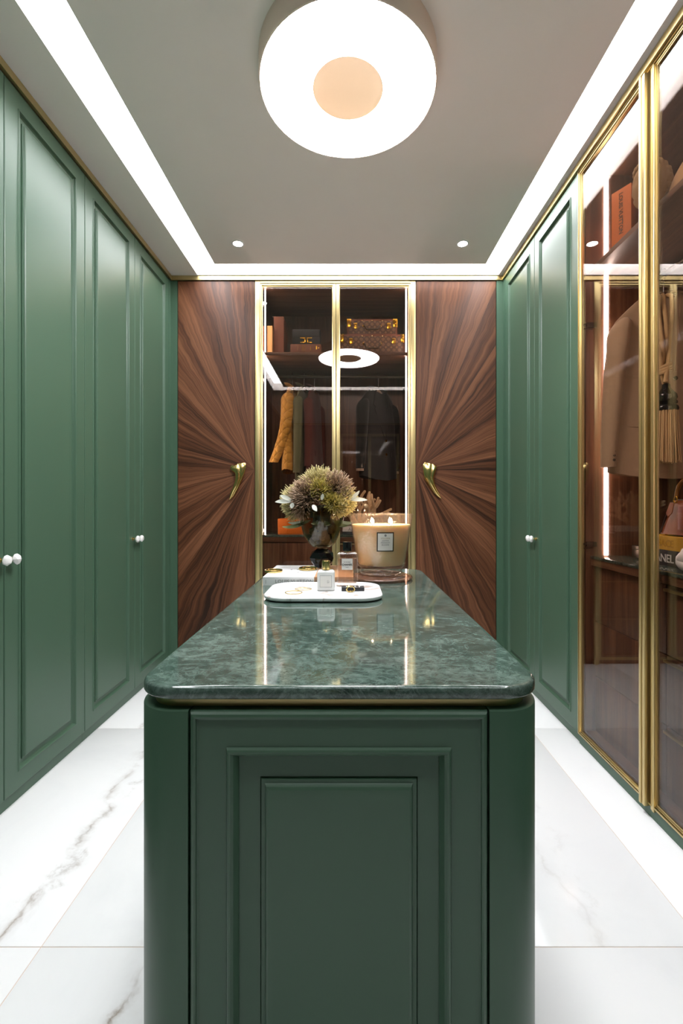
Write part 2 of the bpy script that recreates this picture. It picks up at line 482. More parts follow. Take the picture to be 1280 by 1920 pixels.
ISL_PROF = [(0, -.006), (.001, -.002), (.004, .0025), (.008, .0038), (.0113, .003), (.0118, -.001), (.015, -.002), (.060, -.002), (.0605, -.001), (.0625, .003), (.065, .0045), (.068, .0042),
            (.072, .0005), (.076, -.006), (.0785, -.0095), (.0787, -.012), (.114, -.012), (.115, -.0145), (.1165, -.008), (.1225, -.008), (.1232, -.007),
            (.1255, -.002), (.129, .0003), (.134, .001), (.140, .001)]

_tx = {}
def text_mesh(name, body, size, m, parent, M, spacing=1.0, bold=0.0, align='LEFT', extr=.0004):
    cu = bpy.data.curves.new(name, 'FONT'); cu.body = body; cu.size = size; cu.extrude = extr
    cu.space_character = spacing; cu.align_x = align; cu.offset = bold; cu.resolution_u = 2
    o = bpy.data.objects.new(name, cu); col.objects.link(o)
    dg = bpy.context.evaluated_depsgraph_get()
    me = bpy.data.meshes.new_from_object(o.evaluated_get(dg))
    bpy.data.objects.remove(o); bpy.data.curves.remove(cu)
    me.transform(M); me.materials.clear(); me.materials.append(m); me.name = name
    t = bpy.data.objects.new(name, me); col.objects.link(t); t.parent = parent
    return t
def face_front(x, y, z):      # text readable when looking along +y
    return Matrix.Translation((x, y, z)) @ Matrix.Rotation(R(90), 4, 'X')
def face_up(x, y, z):
    return Matrix.Translation((x, y, z))

# ------------------------------------------------------------------ room shell
fl = MB().box(-2.05, 1.85, -3.45, 4.1, -.06, -.0015).build('floor', GROUT); struct(fl)
tile_me = None
TX = [-1.435, -.835, -.235, .365, .965]
TY = [-3.567, -2.367, -1.167, .033, 1.233, 2.433, 3.633]
veins = {(0, 4): (.16, .9), (1, 4): (-.26, .9), (1, 3): (-.25, 1), (0, 3): (.1, .4), (4, 4): (-.2, .12), (3, 3): (.26, .25), (4, 3): (-.25, .35), (0, 5): (-.16, .5)}
g = .0011
for i, tx in enumerate([-2.035]+TX):
    for j, ty in enumerate(TY):
        x0, x1 = max(tx, -2.03), min(tx+.6, 1.83); y0, y1 = max(ty, -3.43), min(ty+1.2, 4.08)
        if x1-x0 < .05 or y1-y0 < .05: continue
        cx_, cy_ = (x0+x1)/2, (y0+y1)/2
        t = MB().box(x0-cx_+g, x1-cx_-g, y0-cy_+g, y1-cy_-g, -.0015, 0, bev=.0004).build('floor_tile', TILE, fl, loc=(cx_, cy_, 0))
        vx, vs = veins.get((i-1, j), (rnd.uniform(-.25, .25), rnd.choice((.1, .25, .5))))
        if i-1 >= 2 and (i-1, j) not in veins: vs *= .4
        t.color = (vx, vs, rnd.random(), 1)

struct(box_obj('wall_left', WHITE, -2.05, -1.985, -3.45, 4.1, 0, 3.1))
struct(box_obj('wall_right', WHITE, 1.785, 1.85, -3.45, 4.1, 0, 3.1))
struct(box_obj('wall_back', WHITE, -1.985, 1.785, 4.035, 4.1, 0, 3.1))
struct(box_obj('wall_front', WHITE, -1.985, 1.785, -3.45, -3.385, 0, 3.1))
ceil = struct(box_obj('ceiling', WHITE, -2.05, 1.85, -3.45, 4.1, 3.08, 3.16))
CXa, CXb, CYa, CYb = -1.127, 1.106, .02, 3.375       # outer edge of the light channel
IXa, IXb, IYa, IYb = -.956, .965, .20, 3.224         # inner ceiling panel
box_obj('soffit', CEIL, -1.985, CXa, -3.385, 4.035, ZC, 3.08, ceil).matrix_parent_inverse = ceil.matrix_world.inverted()
def under_ceiling(o): o.location.z -= 3.08; o.location.x -= -.1; o.location.y -= .325; return o
for o in list(ceil.children): o.matrix_parent_inverse.identity(); under_ceiling(o)
under_ceiling(box_obj('soffit', CEIL, CXb, 1.785, -3.385, 4.035, ZC, 3.08, ceil))
under_ceiling(box_obj('soffit', CEIL, CXa, CXb, CYb, 4.035, ZC, 3.08, ceil))
under_ceiling(box_obj('soffit', CEIL, CXa, CXb, -3.385, CYa, ZC, 3.08, ceil))
under_ceiling(box_obj('ceiling_panel', CEIL, IXa, IXb, IYa, IYb, ZC, 3.08, ceil))
cv = MB()
rings = []
for (a, b, c, d, z) in ((CXa+.002, CXb-.002, CYa+.002, CYb-.002, 3.0), (IXa-.002, IXb+.002, IYa-.002, IYb+.002, 3.0)):
    rings.append([(a, c, z), (b, c, z), (b, d, z), (a, d, z)])
up = [[(x, y, 3.02) for x, y, z in r] for r in rings]
cv.loft([rings[0], rings[1], up[1], up[0], rings[0]], cap0=False, cap1=False)
tag(cv.build('cove_light', COVEM, smooth=0), 'continuous white light band running around the ceiling panel', 'light')

# brass crown trim under the soffit
def trim(n, *a): return struct(box_obj('trim_%d' % n, *a))
trim(1, BRASS, XL-.02, XL+.012, YO, YB, 2.868, ZC)
trim(2, BRASS, XR-.012, XR+.02, YO, YB, 2.868, ZC)
trim(3, BRASS, XL+.012, XR-.012, YB-.012, YB+.02, 2.868, ZC)
trim(4, GREEN, XL, -1.284, YB, YB+.02, 0, 2.866)
trim(5, GREEN, 1.097, XR, YB, YB+.02, 0, 2.866)
trim(6, GREEN, XL-.02, XL, 3.362, YB+.02, 0, 2.866)
trim(7, GREEN, XR, XR+.02, 3.362, YB+.02, 0, 2.866)
trim(8, BRASS, XL+.012, XR-.012, YO-.02, YO+.012, 2.868, ZC)

# ------------------------------------------------------------------ green wardrobes
def knob(door, x, z):
    b = MB().lathe([(.010, 0), (.010, .002), (.005, .004), (.005, .016), (.013, .019), (.013, .021)], 16, M=Matrix.Translation((x, 0, z)) @ Matrix.Rotation(R(90), 4, 'X'))
    b.build('knob_stem', GOLD, door)
    k = MB(); s = rnd.random()*9
    bm = bmesh.new(); bmesh.ops.create_icosphere(bm, subdivisions=2, radius=1)
    for v in bm.verts:
        q = v.co*.9+Vector((s, s, s)); d = 1+.22*mnoise.noise(q*1.4)
        v.co = Vector((v.co.x*.020*d, v.co.y*.013*d, v.co.z*.021*d))
    bm.verts.index_update()
    k.add([v.co+Vector((x, -.031, z)) for v in bm.verts], [[v.index for v in f.verts] for f in bm.faces]); bm.free()
    k.build('knob', STONE, door, smooth=20)
def green_wardrobe(loc, rz, w, label, knobs=True, hinge_gap=0.0):
    t = thing('wardrobe', label, 'wardrobe', loc, rz, 'green panelled wardrobes along the side walls')
    MB().box(.001, w-.001, .0215, .6, .051, TOPD+.003).build('carcass', GREEN, t)
    MB().box(.001, w-.001, .014, .58, 0.0, .0505).build('plinth', GREEN, t)
    h = w/2
    for s in (0, 1):
        x0 = .0015 + s*h; x1 = h-.0015 + s*h
        p = MB(); panel(p, x0-x0, x1-x0, 0, TOPD-.052, DOOR_PROF, 0, .02)
        d = p.build('door', GREEN, t, loc=(x0, 0, .052), smooth=12)
        if knobs: knob(d, (x1-x0-.024) if s == 0 else .024, .933)
    return t
RL, RR_ = R(90), R(-90)
LB = [.155, 1.2235, 2.295, 3.3615]
green_wardrobe((XL, LB[2], 0), RL, LB[3]-LB[2], 'tall green panelled wardrobe on the left, beside the walnut sunburst wall')
green_wardrobe((XL, LB[1], 0), RL, LB[2]-LB[1], 'nearest tall green panelled wardrobe on the left, cut by the picture edge')
green_wardrobe((XR, 3.3615, 0), RR_, 3.3615-2.2875, 'tall green panelled wardrobe on the right, between sunburst wall and glass doors')
# beyond the frame, seen only in reflections and as bounce
for k in range(3):
    y0 = LB[1]-1.0685*(k+1)
    green_wardrobe((XL, y0, 0), RL, 1.066, 'tall green panelled wardrobe on the left, %s behind the viewpoint' % ('first', 'second', 'third')[k], knobs=False)
green_wardrobe((XL, YO, 0), RL, LB[1]-1.0685*3-YO-.003, 'narrow green panelled wardrobe at the opposite left corner', knobs=False)

# ------------------------------------------------------------------ glass fronted cabinets (shared builder)
def glass_door(parent, x0, x1, z0, z1, sl, sr, name='glass_door', y=0, rail=.012, th=.022):
    p = MB()
    for (a, b, c, d) in ((x0, x0+sl, z0, z1), (x1-sr, x1, z0, z1), (x0+sl, x1-sr, z0, z0+rail), (x0+sl, x1-sr, z1-rail, z1)):
        p.box(a, b, y, y+th, c, d, bev=.0015)
    # inner lip
    for (a, b, c, d) in ((x0+sl, x0+sl+.006, z0+rail, z1-rail), (x1-sr-.006, x1-sr, z0+rail, z1-rail), (x0+sl+.006, x1-sr-.006, z0+rail, z0+rail+.006), (x0+sl+.006, x1-sr-.006, z1-rail-.006, z1-rail)):
        p.box(a, b, y+th*.28, y+th-.002, c, d)
    d = p.build(name, BRASS, parent)
    MB().box(x0+sl+.001, x1-sr-.001, y+th*.45, y+th*.45+.004, z0+rail+.001, z1-rail-.001).build('pane', GLASS, d, smooth=0)
    return d
def hinge(parent, x, y, z, s=1):
    b = MB().box(x-.012*s if s < 0 else x, x if s < 0 else x+.012, y, y+.05, z-.012, z+.012, bev=.002)
    b.tube([(x+.006*s, y-.012, z), (x+.006*s, y+.01, z+.004)], .006, 8)
    b.tube([(x+.006*s, y-.012, z-.02), (x+.006*s, y+.03, z-.02)], .003, 6)
    return b.build('hinge', BRONZE, parent)

# ------------------------------------------------------------------ back wall: sunburst wardrobes
HZ, HC = 1.2+64/251.2, None
def clip_poly(poly, a, b, c):       # keep a*x+b*z >= c
    out = []
    for i in range(len(poly)):
        p, q = poly[i], poly[(i+1) % len(poly)]
        dp, dq = a*p[0]+b*p[1]-c, a*q[0]+b*q[1]-c
        if dp >= 0: out.append(p)
        if dp*dq < 0:
            t = dp/(dp-dq); out.append((p[0]+(q[0]-p[0])*t, p[1]+(q[1]-p[1])*t))
    return out
def sunburst(x0, x1, side, label):
    """side=+1: burst centre on the right edge, -1: on the left edge"""
    t = thing('sunburst_wardrobe', label, 'wardrobe', ((x0+x1)/2, YB, 0), 0, 'sunburst veneer wardrobes of the back wall')
    hw = (x1-x0)/2
    MB().box(-hw+.001, hw-.001, .0215, .6, .0, TOPD+.003).build('carcass', WALNUT, t)
    d = MB().box(-hw+.002, hw-.002, .002, .02, .03, TOPD).build('door', WALNUT, t)
    cz, cx_ = HZ, side*(hw-.004)
    rect = [(-hw+.002-cx_, .03-cz), (hw-.002-cx_, .03-cz), (hw-.002-cx_, TOPD-cz), (-hw+.002-cx_, TOPD-cz)]
    n = 22; rr = random.Random(5 if side > 0 else 6)
    edges = [-90+180*k/n + (rr.uniform(-2, 2) if 0 < k < n else (-.6 if k == 0 else .6)) for k in range(n+1)]
    for k in range(n):
        a0, a1 = R(edges[k]+.02), R(edges[k+1]-.02)
        # directions point away from the centre, mirrored by side
        p = [(-side*x, z) for x, z in [(0, 0)]]
        poly = [(x*-side, z) for x, z in rect]
        poly = clip_poly(poly, -math.sin(a0), math.cos(a0), 0)
        poly = clip_poly(poly, math.sin(a1), -math.cos(a1), 0) if len(poly) > 2 else []
        if len(poly) < 3: continue
        poly = [(-side*x, z) for x, z in poly]
        y0 = 0 - .0004*(k % 2)
        b = MB().loft([[(x, .002, z) for x, z in poly], [(x, y0, z) for x, z in poly]])
        o = b.build('veneer_leaf', BURST, d, loc=(cx_, 0, cz), smooth=0)
        o.color = (rr.random(), rr.random(), 0, 1)
    return t, d, cx_
def horn_handle(door, pts, wid, ridge):
    """cast sculptural pull: flattened tapering horn along pts (x, z); wid = half widths, ridge = thickness"""
    rings = []; n = len(pts)
    for i, (x, z) in enumerate(pts):
        a = pts[max(i-1, 0)]; b = pts[min(i+1, n-1)]
        tx, tz = b[0]-a[0], b[1]-a[1]; l = math.hypot(tx, tz); nx, nz = -tz/l, tx/l
        w, h = wid[i], ridge[i]
        sec = []
        for u, v in ((-1, .15), (-.75, .75), (-.45, .8), (-.15, 1.1), (.1, .8), (.3, .72), (.55, .95), (.85, .6), (1, .15), (.6, -.1), (0, -.15), (-.6, -.1)):
            sec.append((x+nx*w*u, -.020-h*v*1.3, z+nz*w*u))
        rings.append(sec)
    b = MB().loft(rings)
    # two stems that fix it to the door
    for i in (1, n-3):
        b.tube([(pts[i][0], .002, pts[i][1]), (pts[i][0], -.02, pts[i][1])], .006, 10)
    o = b.build('handle', GOLD, door, smooth=50)
    return tag(o, 'cast polished brass horn-shaped handle')
S = 251.2
def hp(px, py, x_root): return ((px-655)/S - x_root, 1.2-(py-945)/S)
tL, dL, _ = sunburst(-1.281, -.706, 1, 'walnut sunburst veneer wardrobe door left of the glass display cabinet')
xr = (-1.281-.706)/2
horn_handle(dL, [hp(446, 870.5, xr), hp(447, 874, xr), hp(449, 880, xr), hp(450.5, 888, xr), hp(449, 897, xr), hp(446.5, 906, xr), hp(443, 915, xr), hp(438.5, 923.5, xr), hp(435.5, 930, xr), hp(431.5, 937, xr)],
            [.050, .060, .054, .036, .027, .023, .021, .018, .015, .002], [.006, .016, .02, .02, .019, .018, .016, .013, .010, .003])
tR, dR, _ = sunburst(.495, 1.094, -1, 'walnut sunburst veneer wardrobe door right of the glass display cabinet')
xr = (.495+1.094)/2
horn_handle(dR, [hp(806, 870, xr), hp(805, 874, xr), hp(804, 882, xr), hp(803.5, 890, xr), hp(804, 898, xr), hp(807, 906, xr), hp(811, 914, xr), hp(815, 921, xr), hp(819.5, 927, xr), hp(825, 934, xr)],
            [.044, .054, .047, .042, .035, .027, .021, .018, .015, .002], [.006, .016, .02, .02, .019, .018, .016, .013, .010, .003])

# ------------------------------------------------------------------ display cabinet at the back
dc = thing('display_cabinet', 'brass framed walnut display cabinet with two smoked glass doors at the back', 'cabinet', (-.1055, YB, 0))
DW = .5985                    # half width outside
fr = MB()
for s in (-1, 1):
    x0, x1 = sorted((s*DW, s*(DW-.036)))
    fr.box(x0, x1, -.002, .03, 0, 2.866, bev=.0015)
fr.box(-DW+.036, DW-.036, -.002, .03, 2.846, 2.866, bev=.0015)
fr.build('frame', BRASS, dc)
IW = .570                     # half inner width
MB().box(-DW, -IW, .03, .6, .0, 2.866).build('side_panel', WALNUT, dc)
MB().box(IW, DW, .03, .6, .0, 2.866).build('side_panel', WALNUT, dc)
MB().box(-IW, IW, .58, .6, .0, 2.866).build('back_panel', WALNUT, dc)
MB().box(-IW, IW, .03, .58, 2.838, 2.866).build('top_panel', WALNUTX, dc)
MB().box(-IW, IW, .03, .58, 0, .06).build('plinth', WALNUTX, dc)
MB().box(-IW, IW, .045, .58, 2.324, 2.349, bev=.001).build('shelf', WALNUTX, dc)
MB().box(-IW, IW, .04, .58, .913, .951, bev=.001).build('counter_edge', WALNUTX, dc)
tag(MB().box(-IW, IW, .037, .58, .951, .966, bev=.001).build('counter', GMARBLE, dc), 'green marble counter slab')
MB().tube([(-IW, .32, 2.237), (IW, .32, 2.237)], .0125, 12).build('hanging_rail', BRONZE, dc)
for r_ in range(3):
    for s in (0, 1):
        z0 = .065+r_*.283; x0 = -IW+.002+s*IW
        d = MB().box(x0, x0+IW-.004, .05, .07, z0, z0+.278, bev=.001).build('drawer', WALNUT, dc)
        if s: MB().box(x0+.02, x0+IW-.024, .036, .05, z0+.262, z0+.27, bev=.001).build('pull', BRASS, d)
MB().box(-IW, IW, .075, .58, .06, .913).build('drawer_carcass', WALNUT, dc)
for s in (-1, 1):
    b = MB()
    for z0, z1 in ((.967, 2.322), (2.351, 2.836)):
        b.box(s*.5365-.004, s*.5365+.004, .066, .076, z0, z1)
    b.build('led_strip', LEDM, dc, smooth=0)
    c = MB()
    for z0, z1 in ((.966, 2.324), (2.349, 2.838)):
        c.box(*sorted((s*.532, s*.541)), .0762, .081, z0, z1)
    c.build('strip_channel', BRONZE, dc)
    for z in (1.0, 2.14, 2.72): hinge(dc, s*(IW-.014), .03, z, -s)
gd = glass_door(dc, -DW+.038, .0028, .035, 2.843, .010, .022)
gd2 = glass_door(dc, .0062, DW-.038, .035, 2.843, .022, .010)

# ------------------------------------------------------------------ glass wardrobe on the right
GY0, GY1 = 2.2865, 1.2335
gw = thing('glass_wardrobe', 'tall brass framed glass door wardrobe on the right with lit walnut interior', 'wardrobe', (XR, GY0, 0), RR_)
W = GY0-GY1                   # local x runs towards the viewer, local y into the wall
MB().box(0, .018, .03, .6, .06, 2.866).build('side_panel', WALNUT, gw)
MB().box(W-.018, W, .03, .6, .06, 2.866).build('side_panel', WALNUT, gw)
MB().box(.018, W-.018, .58, .6, .06, 2.866).build('back_panel', WALNUT, gw)
MB().box(.018, W-.018, .03, .58, 2.838, 2.866).build('top_panel', WALNUTX, gw)
MB().box(0, W, .008, .58, 0, .0495).build('plinth', GREEN, gw)
MB().box(.018, W-.018, .03, .58, .05, .07).build('bottom_panel', WALNUTX, gw)
MB().box(.018, W-.018, .046, .58, 2.343, 2.367, bev=.001).build('shelf', WALNUTX, gw)
MB().box(.018, W-.018, .056, .58, .895, .929, bev=.001).build('counter_edge', WALNUTX, gw)
tag(MB().box(.018, W-.018, .052, .58, .929, .943, bev=.001).build('counter', GMARBLE, gw), 'green marble counter slab')
MB().tube([(.018, .36, 2.30), (W-.018, .36, 2.30)], .0125, 12).build('hanging_rail', BRONZE, gw)
MB().box(.018, W-.018, .10, .58, .07, .895).build('drawer_carcass', WALNUT, gw)
for r_ in range(3):
    for s in (0, 1):
        z0 = .073+r_*.273; x0 = .02+s*.508
        d = MB().box(x0, x0+.504, .078, .10, z0, z0+.268, bev=.001).build('drawer', WALNUT, gw)
        if s:
            MB().box(x0+.004, x0+.16, .06, .078, z0+.245, z0+.257, bev=.002).build('pull', BRASS, d)
            MB().box(x0+.150, x0+.156, .072, .078, z0+.004, z0+.262).build('brass_edge', BRASS, d)
b = MB()
for z0, z1 in ((.945, 2.341), (2.369, 2.836)): b.box(.018, .024, .121, .139, z0, z1)
b.build('led_strip', LEDM, gw, smooth=0)
b = MB()
for z0, z1 in ((.945, 2.341), (2.369, 2.836)): b.box(W-.024, W-.018, .121, .139, z0, z1)
b.build('led_strip', LEDM, gw, smooth=0)
for z in (1.0, 2.09): hinge(gw, .018, .03, z, 1)
# frame round the opening, two doors, full height pulls
f = MB()
f.box(.0, .006, -.001, .03, .05, 2.866); f.box(W-.006, W, -.001, .03, .05, 2.866)
f.box(.006, W-.006, -.001, .03, .05, .056); f.box(.006, W-.006, -.001, .03, 2.86, 2.866)
f.build('frame', BRASS, gw)
m1 = GY0-1.747
d1 = glass_door(gw, .008, m1, .058, 2.858, .005, .030, y=.002, rail=.006)
d2 = glass_door(gw, GY0-1.738, W-.008, .058, 2.858, .024, .03, y=.004, rail=.006, th=.012)
p = MB(); p.box(m1-.030, m1-.018, -.019, .004, .04, 2.857, bev=.0015); p.box(m1-.017, m1, -.016, .004, .04, 2.857, bev=.0015)
p.build('pull_bar', BRASS, d1)
p = MB(); p.box(GY0-1.735, GY0-1.735+.010, -.0005, .006, .037, 2.857, bev=.0015); p.box(GY0-1.735+.011, GY0-1.735+.022, -.003, .006, .037, 2.857, bev=.0015)
p.build('pull_bar', BRASS, d2)
# green wardrobes beyond the glass one
for k in range(3):
    y0 = GY1-1.0685*k-.003
    green_wardrobe((XR, y0, 0), RR_, 1.066, 'tall green panelled wardrobe on the right, %s behind the viewpoint' % ('first', 'second', 'third')[k], knobs=False)
green_wardrobe((XR, GY1-1.0685*3-.003, 0), RR_, GY1-1.0685*3-.003-YO, 'narrow green panelled wardrobe at the opposite right corner', knobs=False)

# ------------------------------------------------------------------ opposite wall (only seen mirrored in the glass)
op = thing('glass_cabinet', 'brass framed glass cabinet on the wall opposite, mirrored in the display doors', 'cabinet', (.425, YO, 0), PI)
MB().box(-.62, .62, .03, .55, 0, .06).build('plinth', WALNUTX, op)
MB().box(-.62, -.60, .03, .55, .06, 2.68).build('side_panel', WALNUT, op)
MB().box(.60, .62, .03, .55, .06, 2.68).build('side_panel', WALNUT, op)
MB().box(-.60, .60, .53, .55, .06, 2.68).build('back_panel', WALNUT, op)
MB().box(-.60, .60, .03, .53, 2.65, 2.68).build('top_panel', WALNUTX, op)
MB().box(-.60, .60, .06, .53, 1.3, 1.325).build('shelf', WALNUTX, op)
f = MB()
for (a, b_, c, d) in ((-.62, -.585, 0, 2.68), (.585, .62, 0, 2.68), (-.585, .585, 2.645, 2.68)): f.box(a, b_, -.002, .03, c, d)
f.build('frame', BRASS, op)
glass_door(op, -.583, -.002, .035, 2.643, .014, .022)
glass_door(op, .002, .583, .035, 2.643, .022, .014)
dr = thing('walnut_door_unit', 'plain walnut door unit on the wall opposite, left of the glass cabinet', 'cabinet', (-.765, YO, 0), PI)
MB().box(-.567, .567, .0215, .6, 0, 2.866).build('carcass', WALNUT, dr)
for s in (-1, 1):
    x0, x1 = sorted((s*.002, s*.565)); MB().box(x0, x1, 0, .02, .04, 2.60).build('door', WALNUT, dr)
o_ = MB().box(-.62, .62, .0, .6, 2.684, 2.866).build('fascia', WALNUTX, op)
rp = MB().box(-.048, .048, 0, .6, 0, 2.866).build('wall_filler', WALNUT, loc=(1.096, YO-.6, 0)); struct(rp); rp.name = 'trim_9'

# ------------------------------------------------------------------ island
IX0, IX1, IY0, IY1 = -.362, .327, .745, 2.112
icx, icy, ihx, ihy = (IX0+IX1)/2, (IY0+IY1)/2, (IX1-IX0)/2, (IY1-IY0)/2
isl = thing('island_cabinet', 'green panelled island cabinet with rounded corners in the middle of the room', 'cabinet', (icx, icy, 0))
RC, PW = .072, .0975
b = MB(); rr_loft(b, 0, 0, ihx-.022, ihy-.022, RC-.022, [(0, .07), (0, .859), (.001, .861)]); b.build('carcass', GREEN, isl)
b = MB(); rr_loft(b, 0, 0, ihx-.05, ihy-.05, RC-.05, [(0, 0), (0, .07)]); b.build('plinth', GREEN, isl)
b = MB(); rr_loft(b, 0, 0, ihx-.019, ihy-.019, RC-.019, [(0, .861), (0, .8778)]); b.build('brass_band', BRASS, isl)
for qx, qy, a0 in ((1, 1, 0), (-1, 1, 90), (-1, -1, 180), (1, -1, 270)):
    q = MB()
    def arc(r_):
        a = [(qx*(ihx-RC)+r_*math.cos(R(a0+90*k/14)), qy*(ihy-RC)+r_*math.sin(R(a0+90*k/14))) for k in range(15)]
        ends = []
        for (x, y) in (a[0], a[-1]):
            on_x = abs(abs(x)-(ihx-RC+r_)) < 1e-6
            ends.append((x, qy*(ihy-PW)) if on_x else (qx*(ihx-PW), y))
        return [ends[0]]+a+[ends[1]]
    in2 = arc(RC-.0225)
    def shrink(z, e):
        return [(x, y, z) for x, y in arc(RC-e)] + [(x, y, z) for x, y in reversed(in2)]
    q.loft([shrink(.065, 0), shrink(.8575, 0), shrink(.860, .0008), shrink(.861, .0028)])
    q.build('corner_post', GREEN, isl)
gw_ = .002
p = MB(); panel(p, -(ihx-PW)+gw_, (ihx-PW)-gw_, .065, .860, ISL_PROF, -ihy+.001, .02); p.build('front_panel', GREEN, isl, smooth=12)
p = MB(); panel(p, -(ihx-PW)+gw_, (ihx-PW)-gw_, .065, .860, ISL_PROF, -ihy+.001, .02, M=Matrix.Rotation(PI, 4, 'Z')); p.build('back_panel', GREEN, isl, smooth=12)
ln = 2*(ihy-PW)/2
for s, rot in ((-1, R(-90)), (1, R(90))):
    for k in (0, 1):
        p = MB(); panel(p, -(ihy-PW)+gw_+k*ln, -(ihy-PW)+(k+1)*ln-gw_, .065, .860, ISL_PROF, -ihx+.001, .02, M=Matrix.Rotation(rot, 4, 'Z')); p.build('side_panel', GREEN, isl, smooth=12)
b = MB()
rr_loft(b, 0, 0, ihx, ihy, RC, [(.012, 0), (.006, 0), (.002, .0016), (0, .005), (0, .014), (.0012, .018), (.0035, .0208), (.0065, .022), (.012, .022), (.03, .022)], 14)
wt = tag(b.build('worktop', GMARBLE, loc=(icx, icy, .878), smooth=60), 'polished green marble worktop with rounded corners lying on the island', 'worktop')
ZT = .90

# ------------------------------------------------------------------ ceiling lamp and downlights
lp = thing('ring_lamp', 'large round drum ceiling lamp with white ring diffuser and sand coloured dome', 'lamp', (-.006, 1.774, 2.805))
MB().loft([[(r*math.cos(2*PI*j/72), r*math.sin(2*PI*j/72), z) for j in range(72)] for r, z in ((.336, .002), (.337, 0), (.341, .001), (.342, .004), (.342, .095))], cap0=False).build('shell', LAMPS, lp)
MB().loft([[(r*math.cos(2*PI*j/72), r*math.sin(2*PI*j/72), z) for j in range(72)] for r, z in ((.335, .006), (.334, .003), (.14, .003), (.137, .006), (.137, .0078))], cap0=False, cap1=False).build('diffuser', RINGM, lp)
MB().loft([[(.137*math.sin(R(90-a*90/10))*math.cos(2*PI*j/48) if a < 10 else .0005*math.cos(2*PI*j/48), .137*math.cos(R(a*9))*math.sin(2*PI*j/48) if a < 10 else .0005*math.sin(2*PI*j/48), .0076+.066*math.sin(R(a*9))) for j in range(48)] for a in range(11)], cap0=False).build('dome', LAMPD, lp)
MB().ball((0, 0, .078), .004).build('screw', STEEL, lp)
def downlight(x, y, label):
    d = thing('downlight', label, 'light', (x, y, ZC), 0, 'small downlights in the ceiling panel')
    MB().lathe([(.040, 0), (.040, -.003), (.031, -.004), (.028, .0)], 28, cap=False).build('trim_ring', WHITE, d)
    MB().lathe([(.029, -.002), (.024, -.0012), (.0005, -.0012)], 24).build('bulb', SPOTM, d, smooth=0)
    return d
downlight(-.728, 2.97, 'small round white downlight in the ceiling panel, left one')
downlight(.738, 2.97, 'small round white downlight in the ceiling panel, right one')

#__DETAILS__
# ------------------------------------------------------------------ things on the worktop
def lettering(body, size, m, parent, M, **kw):
    return text_mesh('lettering', body, size, m, parent, M, **kw)

# marble tray
tr = MB(); rr_loft(tr, 0, 0, .188, .1415, .075, [(.006, .0035), (.0015, .005), (0, .008), (0, .013), (.0015, .0155), (.004, .0165), (.008, .0165)], 14)
tray = tag(tr.build('tray', TRAYM, loc=(-.083, 1.5175, ZT), smooth=30), 'white marble tray with rounded corners and brown veining on the green worktop', 'tray')
ft = MB()
for x in (-.13, .13):
    for y in (-.09, .09): ft.lathe([(.01, 0), (.01, .0037)], 12, M=Matrix.Translation((x, y, 0)))
ft.build('feet', DARK, tray)
ZTR = ZT+.0165

# large white and tan book
bk = thing('book', 'large white and tan coffee table book lying behind the marble tray', 'book', (-.152, 1.835, ZT))
bw, bd, bh = .167, .160, .031
MB().box(-bw+.004, bw-.004, -bd+.004, bd-.004, .002, bh-.002).build('pages', PAPER, bk)
def cover_part(x0, x1, m, name):
    b = MB(); b.box(x0, x1, -bd, bd, 0, .002); b.box(x0, x1, -bd, bd, bh-.002, bh); b.box(x0, x1, -bd, -bd+.002, .002, bh-.002)
    return b.build(name, m, bk)
cover_part(-bw, .022, PAPER, 'cover').data.materials[0] = plain('white_cover', (.84, .84, .85), .4)
tag(cover_part(.022, bw, TANP, 'cover_panel'), 'tan right half of the cover')
lettering('LOUIS VUITTON MANUFACTURES', .0185, INKG, bk, face_front(-.122, -bd-.0003, .009), spacing=1.05)
lettering('|', .016, INKG, bk, face_front(-.158, -bd-.0003, .010))
dm = MB()
for k, (x, y) in enumerate(((-.085, .03), (-.06, .035), (-.03, .028), (-.01, .05), (-.035, -.07), (-.05, -.045), (-.01, -.085))):
    dm.lathe([(.004, bh), (.004, bh+.0004)], 8, M=Matrix.Translation((x, y, 0)))
dm.build('print_spots', INK, bk)

def bangle(name, label, cat, loc, r, w, h, m=GOLD, tilt=0, seg=40, grp='gold bracelets on the worktop', knobs=0):
    b = MB(); rings = []
    for j in range(seg):
        a = 2*PI*j/seg; c, s = math.cos(a), math.sin(a)
        rings.append([((r+dx)*c, (r+dx)*s, z) for dx, z in ((-w, 0), (-w*.4, -0+.0), (w*.4, 0), (w, h*.25), (w, h*.75), (w*.4, h), (-w*.4, h), (-w, h*.75))])
    rings.append(rings[0])
    b.loft(rings, cap0=False, cap1=False)
    for k in range(knobs):
        a = 2*PI*k/knobs; b.ball(((r+w)*math.cos(a), (r+w)*math.sin(a), h*.5), .0035, u=8, v=6)
    o = b.build(name, m, loc=loc); o.rotation_euler = (tilt, 0, 0)
    return tag(o, label, cat, grp)
zb = ZT+bh+.0005
bangle('bangle', 'wide polished gold bangle lying on the white part of the book', 'bracelet', (-.300, 1.80, zb), .033, .0022, .009)
bangle('bangle', 'gold bracelet with studs on the tan part of the book', 'bracelet', (-.170, 1.862, zb), .034, .0025, .010, knobs=9)
bangle('bangle', 'dark gold cuff lying beside the studded bracelet, in front of the vase', 'bracelet', (-.086, 1.822, zb), .022, .002, .007, GOLDB)
zt = ZTR+.0004
bangle('bangle', 'thin plain gold bangle flat on the tray, left of two', 'bracelet', (-.178, 1.452, zt), .027, .0009, .0022)
bangle('bangle', 'thin plain gold bangle leaning on the other bangle on the tray', 'bracelet', (-.151, 1.487, zt+.0042), .027, .0009, .0022, tilt=R(-3.5))

